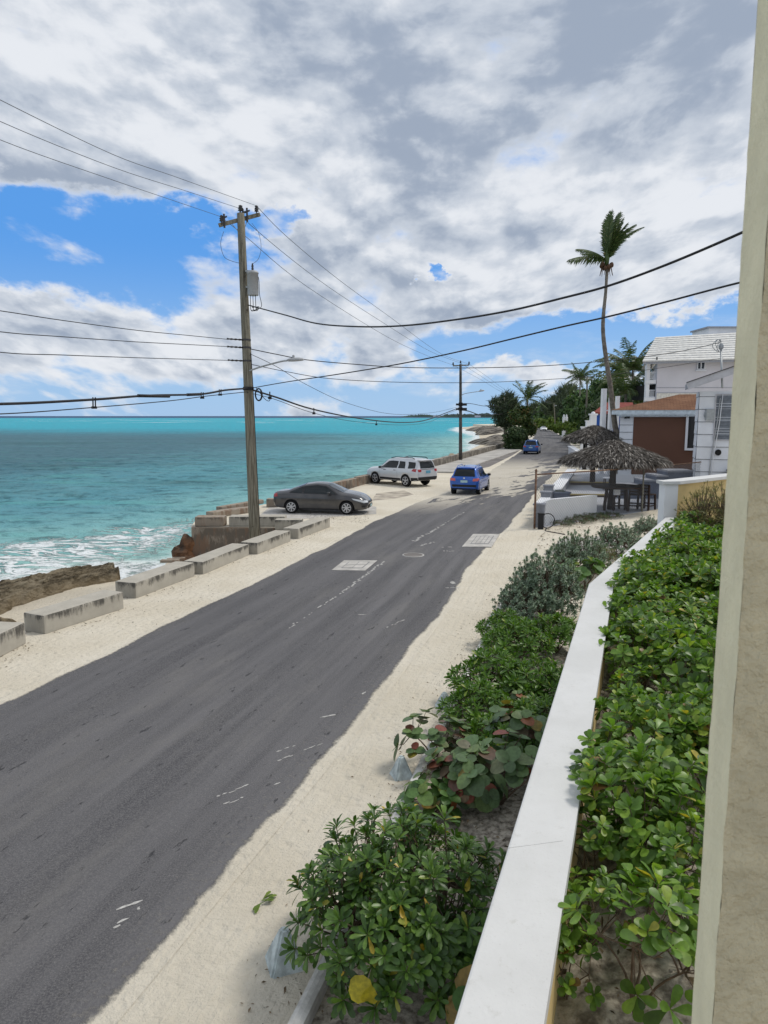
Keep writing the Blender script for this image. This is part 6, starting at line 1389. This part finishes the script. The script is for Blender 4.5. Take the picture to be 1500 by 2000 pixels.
for (u, v, sc, m, lb) in ((1240, 1960, .92, 0, 'spindly round leaved shrub with bare stems over pale gravel near the column'), (1105, 1930, .50, 1, 'small clump of dark round leaves against the yellow wall, nearest the camera'), (1335, 1890, .75, 1, 'thin yellowish leaved shrub close beside the stucco column'), (1150, 1730, .68, 0, 'low leafy shrub leaning on the yellow face of the wall'), (1270, 1740, .80, 1, 'open shrub with grey twigs behind the spindly one'), (1215, 1600, .95, 1, 'open round leaved shrub at the thin end of the hedge'), (1310, 1650, .95, 0, 'leafy shrub close to the column just behind the open shrub with grey twigs'), (1160, 1840, .55, 1, 'low shrub with few leaves between the yellow wall face and the spindly shrub'), (1330, 1780, .8, 0, 'upright shrub with pale green leaves against the column edge'), (1180, 1640, .85, 0, 'bushy shrub over the inner edge of the coping at the thin end of the hedge')):
    p = G(u, v, ZS); plant('hedge_shrub', SPV[m], (p.x, p.y, ZS - .02), u * .7, sc, lb, 'shrub', 'sparse shrubs at the near end of the planter')
p = D(1388, 985, w3.y - .6); plant('feathery_shrub', shrub_mesh(61, .8, 1.25, 420, 12, .12, .012, 'lance', OLIVE, TWIG, 10, 70, .2, 12, .1, .3, 160), (p.x + .1, p.y, ZS), 0, 1.0, 'feathery olive and reddish shrub in the corner below the yellow end wall', 'shrub')
# road bed
p = G(790, 1872, .05); plant('beach_shrub', shrub_mesh(71, .98, 1.18, 300, 12, .145, .050, 'long', SCAE, TWIG, 18, 80, .30, 11, .3, .25, 45), (p.x, p.y, .05), 0, 1.0, 'large dark glossy rosette leaved bush nearest the camera beside the sand', 'shrub', 'rosette leaved bushes in the road bed')
SB = [shrub_mesh(75 + i, .66, .72, 105, 12, .16, .05, 'long', SCAEB, TWIG, 15, 72, .35, 7, .3, .22, 15) for i in range(2)]
for (u, v, sc, m, lb) in ((1000, 1490, .9, 0, 'bright green rosette bush amid the red sea grape leaves by the white wall'), (960, 1368, 1.05, 1, 'bright green rosette bush overhanging the kerb stones'), (1045, 1372, .95, 0, 'bright green rosette bush against the white wall past the red leaves'), (1010, 1290, 1.0, 1, 'bright green rosette bush just in front of the silvery shrub'), (1085, 1270, .95, 0, 'bright green rosette bush between silvery shrub and white wall'), (935, 1420, .85, 1, 'bright green rosette bush leaning over the kerb beside the pale pyramid'), (1050, 1445, .8, 1, 'bright green rosette bush pressed against the wall behind the red leaves'), (985, 1255, .85, 1, 'bright green rosette bush at the sand edge below the silvery shrub')):
    p = G(u, v, .08); plant('beach_shrub', SB[m], p, u, sc, lb, 'shrub', 'rosette leaved bushes in the road bed')
SG = [shrub_mesh(81 + i, .60, .80, 22, 4, .19, .185, 'round', SGRAPE, TWIG, 45, 95, .3, 6, .12, .25, 6) for i in range(2)] + [shrub_mesh(85, .5, .62, 15, 4, .20, .19, 'round', SGREEN, TWIG, 40, 95, .3, 5, .12, .25, 3)]
for (u, v, z, sc, m, lb) in ((975, 1570, .08, 1.12, 0, 'sea grape with dull red and green round leaves along the white wall'), (845, 1590, .05, .8, 2, 'sea grape with green and yellow round leaves at the kerb stones'), (905, 1560, .06, .95, 1, 'sea grape of mixed grey green leaves between kerb and wall'), (1020, 1490, .08, 1.05, 1, 'sea grape of mostly red leaves close under the coping'), (852, 1490, .06, .9, 0, 'small sea grape with dark leaves overhanging the pale pyramid'), (1015, 1400, .08, .6, 1, 'sea grape leaves poking through the bright green rosettes')):
    p = G(u, v, z); plant('sea_grape', SG[m], p, u * 1.3, sc, lb, 'shrub', 'sea grapes in the road bed')
t = plant('sea_grape', shrub_mesh(90, .42, .80, 7, 2, .23, .22, 'round', SGREEN, TWIG, 50, 90, .5, 3, .12, .2), G(915, 1985, .08), 1.0, 1.0, 'lone sea grape with few large round leaves beside the large glossy bush', 'shrub', 'sea grapes in the road bed')
b = MB(); p = G(718, 1950, .5); leaf(b, Vector(), Vector((-.55, .2, .62)), Vector((.2, -1, .5)), .15, .16, 'round', .3, .45); leaf(b, Vector((0, 0, -.02)), Vector((.2, -.3, .7)), Vector((.1, -1, .4)), .11, .11, 'round', .4, .4); o = b.build('yellow_leaf', YEL); o.location = p; tag(o, 'big curled yellow leaf in front of the large glossy bush', 'leaf')
SVm = [shrub_mesh(95 + i, 1.0, 1.3, 420, 22, .085, .036, 'small', SILV, TWIG, 10, 100, .12, 12, .15, .1, 90) for i in range(2)]
for (u, v, sc, m, lb) in ((1030, 1215, .80, 1, 'dense silvery grey shrub on the kerb line, lowest of the silvery group'), (1062, 1205, (1.0, 1.0, 1.2), 0, 'dense silvery grey shrub beside the sand, first past the green rosettes'), (1128, 1130, (.95, .95, 1.1), 1, 'smaller silvery grey shrub beyond the dense one, beside the yellowish leaves'), (1205, 1085, .85, 0, 'silvery grey shrub touching the white wall near the pier'), (1268, 1052, .7, 1, 'thin silvery shrub under the fence close to the white pier')):
    p = G(u, v, .03); plant('silver_shrub', SVm[m], p, u, sc, lb, 'shrub', 'silvery shrubs in the road bed')
p = G(1140, 1150, .05); plant('sea_grape', SG[2], p, 2.0, 1.45, 'yellowish green sea grape between two silvery shrubs', 'shrub', 'sea grapes in the road bed')
p = G(1175, 1120, .05); plant('feathery_shrub', shrub_mesh(99, .5, .95, 80, 9, .2, .014, 'lance', OLIVE, TWIG, 10, 55, .3, 6, .1, .3, 10), p, 0, .9, 'olive grassy shrub beside the yellowish sea grape', 'shrub')
CR = shrub_mesh(101, .75, .42, 110, 9, .09, .025, 'small', DARKG, TWIG, 20, 90, .3, 8)
dd = (F1 - F0).normalized(); nn = Vector((dd.y, -dd.x, 0))
for s, sc, lb in ((1.6, .7, 'low dark creeper at the ramped end of the white patio wall'), (2.7, 1.0, 'low dark creeper below the middle of the white patio wall'), (3.8, 1.0, 'low dark creeper below the square end of the white patio wall'), (5.0, .8, 'low dark creeper at the patio edge under the bar chairs')):
    p = F0 + dd * s + nn * .22; plant('creeper', CR, p, s, (sc, sc, sc * .9), lb, 'creeper', 'dark creepers along the patio wall')
plant('potted_plant', CR, (8.05, 32.4, .98), 0, .42, 'small green plant growing in the slate grey planter', 'plant')
b = MB(); q = random.Random(4)
for i in range(7): leaf(b, Vector((q.uniform(-.03, .03), q.uniform(-.03, .03), .01)), Vector((q.uniform(-1, 1), q.uniform(-1, 1), q.uniform(.0, .4))), Vector((0, 0, 1)), .12, .04, 'long')
o = b.build('fallen_sprig', HEDGE); o.location = G(514, 1762, .02); tag(o, 'fallen green leaf sprig lying on the sand beside the road', 'leaf sprig')
# dry leaves and pebbles
def litter():
    q = random.Random(11); b = MB(); m = leafmat('dry_leaf_litter', [(0, (.05, .035, .02)), (.4, (.14, .095, .055)), (.8, (.24, .17, .10)), (1, (.45, .42, .37))], .9, .05)
    def bit(p, s):
        a = q.uniform(0, 6.28); u = Vector((math.cos(a), math.sin(a), q.uniform(-.2, .4))) * s; w = Vector((-math.sin(a), math.cos(a), q.uniform(-.3, .3))) * s * q.uniform(.2, .5); b.add([p - u, p + w, p + u, p - w + Vector((0, 0, s * .3))], [(0, 1, 2, 3)])
    for i in range(260):
        k = q.random(); lo = BL[q.randrange(6)]; a, c = G(*lo[0]), G(*lo[1]); p = a.lerp(c, q.random()); n = Vector((.95, -.3, 0)); bit(p + n * abs(q.gauss(0, .25)) + Vector((0, 0, .012)), q.uniform(.01, .035))
    for i in range(330): p = G(q.uniform(600, 720), q.uniform(1000, 1022), .01); bit(p + Vector((0, 0, .01)), q.uniform(.015, .045))
    for i in range(700): p = kb.lerp(K1, q.uniform(.2, 1)); bit(p + Vector((-1, .25, 0)) * abs(q.gauss(0, .28)) + Vector((0, 0, .012)), q.uniform(.006, .024))
    for i in range(380): p = G(q.uniform(1050, 1260), q.uniform(1028, 1075), .01); bit(p + Vector((0, 0, .02)), q.uniform(.02, .07))
    for i in range(900): p = w0 + d0 * q.uniform(-1, 6) + WN * q.uniform(.3, 2.0); bit(Vector((p.x, p.y, ZS + q.uniform(.0, .08))), q.uniform(.008, .035))
    for i in range(600): p = K0 + kd * q.uniform(-1, 9) - Vector((-1, .3, 0)) * q.uniform(.1, 1.6); bit(Vector((p.x, p.y, .10 + q.uniform(0, .08))), q.uniform(.01, .04))
    for i in range(120): p = G(q.uniform(150, 420), q.uniform(1140, 1240), .01); bit(p, q.uniform(.01, .03))
    o = b.build('leaf_litter', m); tag(o, 'dry leaves and bits scattered over the sand and beds', 'leaf litter', None, 'stuff')
litter()
# ------------------------------------------------------------------ trees
def crown_mb(b, blobs, n, size, r, needle=False):
    tot = sum(q[1][0] * q[1][1] * q[1][2] for q in blobs)
    for c, e in blobs:
        k = int(n * e[0] * e[1] * e[2] / tot)
        for i in range(k):
            d = Vector((r.gauss(0, 1), r.gauss(0, 1), r.gauss(0, 1))).normalized(); f = r.uniform(.35, 1.0) ** .5
            f *= 1 + .35 * noise.noise(d * 2.2 + Vector(c)); p = Vector(c) + Vector((d.x * e[0], d.y * e[1], d.z * e[2])) * f
            if noise.noise(p * (1.1 / max(size, .3)) * .5 + Vector((5, 5, 5))) < -.28: continue
            a = (d + Vector((r.gauss(0, .6), r.gauss(0, .6), r.gauss(0, .6) + .2))).normalized(); s = size * r.uniform(.6, 1.3)
            u = a.cross(Vector((r.gauss(0, 1), r.gauss(0, 1), r.gauss(0, 1)))).normalized()
            if needle:
                v = (Vector((r.gauss(0, .5) + .3, r.gauss(0, .5), r.uniform(-.2, 1.1)))).normalized(); w = v.cross(a).normalized() * s * .12; b.add([p - w, p + w, p + v * s * 1.6], [(0, 1, 2)])
            else:
                v = a.cross(u); b.add([p - u * s * .5, p - v * s * .32 + a * s * .1, p + u * s * .5, p + v * s * .32 + a * s * .1], [(0, 1, 2, 3)])
def tree(label, u, vt, y, wpx, mt, seed, n=2600, size=.45, needle=False, group='trees along the far shore road', cat='tree', name='broadleaf_tree', low=.25, zb=0.0):
    r = random.Random(seed); p = D(u, vt, y); h = p.z - zb; w = wpx * 1.35 * y / F / 2; n = int(n * 1.5); size *= 1.12; t = thing(name, (p.x, y, zb), label, cat, group)
    blobs = []; k = 9
    for i in range(k):
        f = r.uniform(low, .86); a = r.uniform(0, 6.28); q = w * (1.0 - .65 * abs(f - .45)) * r.uniform(.3, .75); rr = w * r.uniform(.32, .5)
        blobs.append(((math.cos(a) * q, math.sin(a) * q, h * f), (rr, rr, min(h * .22, rr * .9))))
    blobs.append(((r.uniform(-.2, .2) * w, 0, h * .84), (w * .4, w * .4, h * .16)))
    b = MB(); crown_mb(b, blobs, n, size, r, needle); b.build('crown', mt, t)
    b = MB(); b.tube([Vector((0, 0, -.3)), Vector((r.uniform(-.2, .2), 0, h * .4)), Vector((r.uniform(-.4, .4), 0, h * .8))], [.05 * h ** .7, .04 * h ** .7, .012 * h], 6)
    for c, e in blobs[:6]: b.tube([Vector((0, 0, h * .3)), Vector(c) * .6 + Vector((0, 0, h * .12)), Vector(c)], [.02 * h ** .7, .015 * h ** .7, .01], 5, cap=False)
    b.build('trunk', BARK, t); return t
def frond(b, base, d, L, droop, side, r, wid=.55, n=26, wind=Vector((0, 0, 0)), hang=.5):
    d = d.normalized(); s0 = d.cross(Vector((0, 0, 1))); s0 = s0.normalized() if s0.length > .05 else Vector((1, 0, 0)); pts = []; p = base.copy(); v = d.copy(); st = L / n
    for i in range(n + 1):
        pts.append((p.copy(), v.copy())); v = (v + (Vector((0, 0, -droop)) + wind) / n).normalized(); p += v * st
    b.tube([q for q, _ in pts[::2]], [.035 * L / 3.5 * (1 - i / (n / 2 + 2)) + .004 for i in range(len(pts[::2]))], 4, cap=False)
    for i in range(2, n + 1):
        q, v = pts[i]; t = i / n; w = wid * 1.35 * math.sin(math.pi * (.12 + .82 * t)) ** .7 * L / 3.5; s = v.cross(Vector((0, 0, 1))); s = s.normalized() if s.length > .1 else s0
        for sg in (-1, 1):
            for sub in (0, .33, .67):
                q2 = q - v * st * sub; e = (s * sg * r.uniform(.6, 1.0) + v * r.uniform(.35, .95) + Vector((0, 0, -hang * r.uniform(.5, 1.3))) + wind * 1.0).normalized() * w * r.uniform(.6, 1.15); ww = v * .026 * L / 3.5
                b.add([q2 - ww, q2 + ww, q2 + e * .6 + ww * .8 + Vector((0, 0, .02)), q2 + e + Vector((0, 0, -.12 * w)), q2 + e * .6 - ww * .8], [(0, 1, 2, 4), (4, 2, 3)])
def palm(label, u, vc, y, L, seed, n=21, nl=18, trunk=None, zb=0.0, wind=Vector((.25, 0, 0)), group='palms behind the houses'):
    r = random.Random(seed); c = D(u, vc, y); t = thing('palm_tree', (c.x, y, zb), label, 'palm tree', group); h = c.z - zb
    for i in range(n):
        a = 6.28 * i / n + r.uniform(-.2, .2); el = r.uniform(-.1, 1.15) if i % 3 else r.uniform(.8, 1.4)
        b = MB(); frond(b, Vector((0, 0, h)), Vector((math.cos(a) * math.cos(el), math.sin(a) * math.cos(el), math.sin(el))), L * r.uniform(.8, 1.1), r.uniform(.9, 1.7), 0, r, .6, nl, wind * r.uniform(.6, 1.3)); b.build('frond', PALMG, t)
    b = MB(); b.tube([Vector((0, 0, -.2)), Vector((.15, 0, h * .5)), Vector((0, 0, h))], [.2, .16, .13], 8); b.build('trunk', PBARK, t); return t
def tall_palm():
    y = 47.0; r = random.Random(5); pts = [D(u, v, y) for u, v in ((1204, 850), (1201, 830), (1196, 790), (1192, 755), (1186, 715), (1181, 680), (1178, 650), (1178, 625), (1180, 600), (1183, 570), (1185, 535), (1185, 515))]
    pts = [Vector((pts[0].x + .3, y, 0))] + pts; base = pts[0]
    t = thing('palm_tree', base, 'very tall slender coconut palm with windblown crown above the thatched umbrellas', 'palm tree')
    b = MB(); sp_ = smooth_line(pts, 5); n = len(sp_); b.tube(sp_, [.19 - .10 * min(1, i / n * 1.15) + .008 * (i % 3 == 0) for i in range(n)], 10); b.build('trunk', PBARK, t, True)
    c = pts[-1] - base + Vector((0, 0, .1)); px = y / F
    def fr(dx, dz, L, droop, wind, hang, dy=0.0, wid=.6): 
        b = MB(); frond(b, c + Vector((0, 0, .12)), Vector((dx, dy, dz)), L, droop, 0, r, wid, 34, wind, hang); b.build('frond', PALMG, t)
    fr(-.62, .56, 2.1, .75, Vector((-.1, 0, 0)), .9, .1, .62); fr(-.66, .46, 1.9, .9, Vector((-.1, 0, 0)), .9, -.25, .55); fr(-.98, .36, 2.6, .72, Vector((-.1, 0, 0)), 1.3, -.1, .66)
    b = MB(); b.tube([c - Vector((0, 0, .3)), c + Vector((0, 0, .25)), c + Vector((.03, 0, .9))], [.12, .17, .05], 8); b.build('leaf_sheath', PALMG, t)
    for k in range(13):
        q = k / 12; fr(.0 + .34 * q + r.uniform(-.05, .05), 1, r.uniform(2.5, 3.3), .0 + .75 * q * q, Vector((.02 + .55 * q * q, 0, 0)), -.35 + .4 * q, r.uniform(-.25, .25), .62)
    fr(.6, .75, 1.1, .3, Vector((.1, 0, 0)), .3, .1, .2)
    b = MB()
    for i in range(13):
        a = i * 2.4; b.lathe(c + Vector((math.cos(a) * .33, math.sin(a) * .3, -.15 - .09 * (i % 4))), [(.01, -.15), (.1, -.08), (.125, 0), (.09, .1), (.02, .15)], 8)
    for i in range(9): a = i * .7; p = c + Vector((0, 0, -.1)); b.tube([p, p + Vector((math.cos(a) * .3, math.sin(a) * .25, -.25)), p + Vector((math.cos(a) * .42, math.sin(a) * .3, -.75))], [.04, .03, .012], 4)
    b.build('coconut_cluster', COCO, t)
tall_palm()
V0 = Vector
palm('palm with spreading crown right beside the tall white house', 1236, 722, 84, 4.6, 1, 24); palm('palm behind the tall slender palm trunk, crown against the dark trees', 1212, 728, 88, 4.3, 2, 22); palm('small palm crown rising above the casuarinas at the left of the dark trees', 1133, 741, 150, 4.8, 3, 22)
palm('palm with long drooping fronds low behind the white posts', 1222, 770, 78, 4.6, 7, 19)
palm('palm crown standing out of the roadside bush by the far blue car', 1030, 780, 100, 3.4, 4, 18, wind=Vector((.35, 0, .3)), group='palms by the road')
gT = 'dark trees behind the houses'
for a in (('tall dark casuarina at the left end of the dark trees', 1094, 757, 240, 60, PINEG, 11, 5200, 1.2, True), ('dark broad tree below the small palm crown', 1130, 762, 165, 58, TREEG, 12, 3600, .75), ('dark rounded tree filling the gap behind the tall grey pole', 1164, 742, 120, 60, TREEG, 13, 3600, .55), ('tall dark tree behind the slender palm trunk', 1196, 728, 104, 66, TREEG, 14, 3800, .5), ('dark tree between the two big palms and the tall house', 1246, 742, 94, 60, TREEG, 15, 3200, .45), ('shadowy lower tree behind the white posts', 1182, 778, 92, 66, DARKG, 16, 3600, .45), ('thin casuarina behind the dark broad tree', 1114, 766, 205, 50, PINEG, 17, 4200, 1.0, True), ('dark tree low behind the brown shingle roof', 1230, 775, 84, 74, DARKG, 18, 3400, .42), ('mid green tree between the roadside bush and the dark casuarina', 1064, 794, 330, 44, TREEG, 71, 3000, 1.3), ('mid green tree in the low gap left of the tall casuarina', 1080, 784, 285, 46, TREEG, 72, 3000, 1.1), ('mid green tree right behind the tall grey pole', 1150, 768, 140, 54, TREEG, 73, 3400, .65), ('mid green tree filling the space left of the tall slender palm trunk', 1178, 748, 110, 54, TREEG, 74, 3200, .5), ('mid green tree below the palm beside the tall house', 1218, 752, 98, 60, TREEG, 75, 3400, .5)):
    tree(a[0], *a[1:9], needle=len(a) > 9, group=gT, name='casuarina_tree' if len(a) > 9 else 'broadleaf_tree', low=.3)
for i, (u, v, w) in enumerate(((1052, 792, 26), (1068, 786, 28), (1078, 796, 30), (1045, 800, 24))):
    tree('slim far casuarina beyond the bend behind the low bushes', u, v, 400 + i * 14, w, PINEG, 30 + i, 1700, 1.7, True, 'far casuarinas beyond the bend', name='casuarina_tree', low=.12)
tree('wispy casuarina leaning over the shore behind the thin bare pole', 988, 768, 103, 58, PINEG, 41, 3600, .55, True, 'roadside trees by the sea', name='casuarina_tree', low=.45)
tree('bushy green and yellow sea grape tree at the road edge', 1020, 792, 99, 52, leafmat('sea_grape_tree_leaf', [(0, (.03, .06, .016)), (.5, (.065, .115, .028)), (.85, (.12, .16, .035)), (1, (.25, .14, .05))], .5, .15), 42, 5200, .34, False, 'roadside trees by the sea', low=.10)
tree('small dark bush at the foot of the sea grape tree by the road', 1012, 832, 95.5, 44, DARKG, 43, 3000, .30, False, 'roadside trees by the sea', 'bush', 'roadside_bush', .12)
def hedge(label, u, vt, y, wpx, seed, n=1500, size=.35, mt=None):
    tree(label, u, vt, y, wpx, mt or HEDGE, seed, n, size, False, 'bright low bushes along the far road', 'bush', 'roadside_bush', .1)
for i, (u, v, y, w) in enumerate(((1122, 828, 122, 40), (1136, 824, 110, 36), (1110, 824, 142, 36), (1143, 828, 102, 26))):
    hedge(('bright clipped looking bush at the right road edge before the bend', 'bright green bush behind the one at the road edge', 'green bush below the two white pillars', 'bright green bush beside the white gate piers')[i], u, v, y, w, 50 + i)
for i, (u, y) in enumerate(((1044, 300), (1054, 275), (1064, 255), (1075, 230), (1086, 205), (1096, 185), (1104, 165))):
    hedge('green bush in the row beyond the bend behind the white car', u, 820 - (i % 2) * 3, y, 22, 60 + i, 900, .8)
for o in COL.objects:
    if o.parent is None and o.type in {'MESH', 'EMPTY'} and 'label' not in o.keys() and 'kind' not in o.keys(): print('UNTAGGED', o.name)
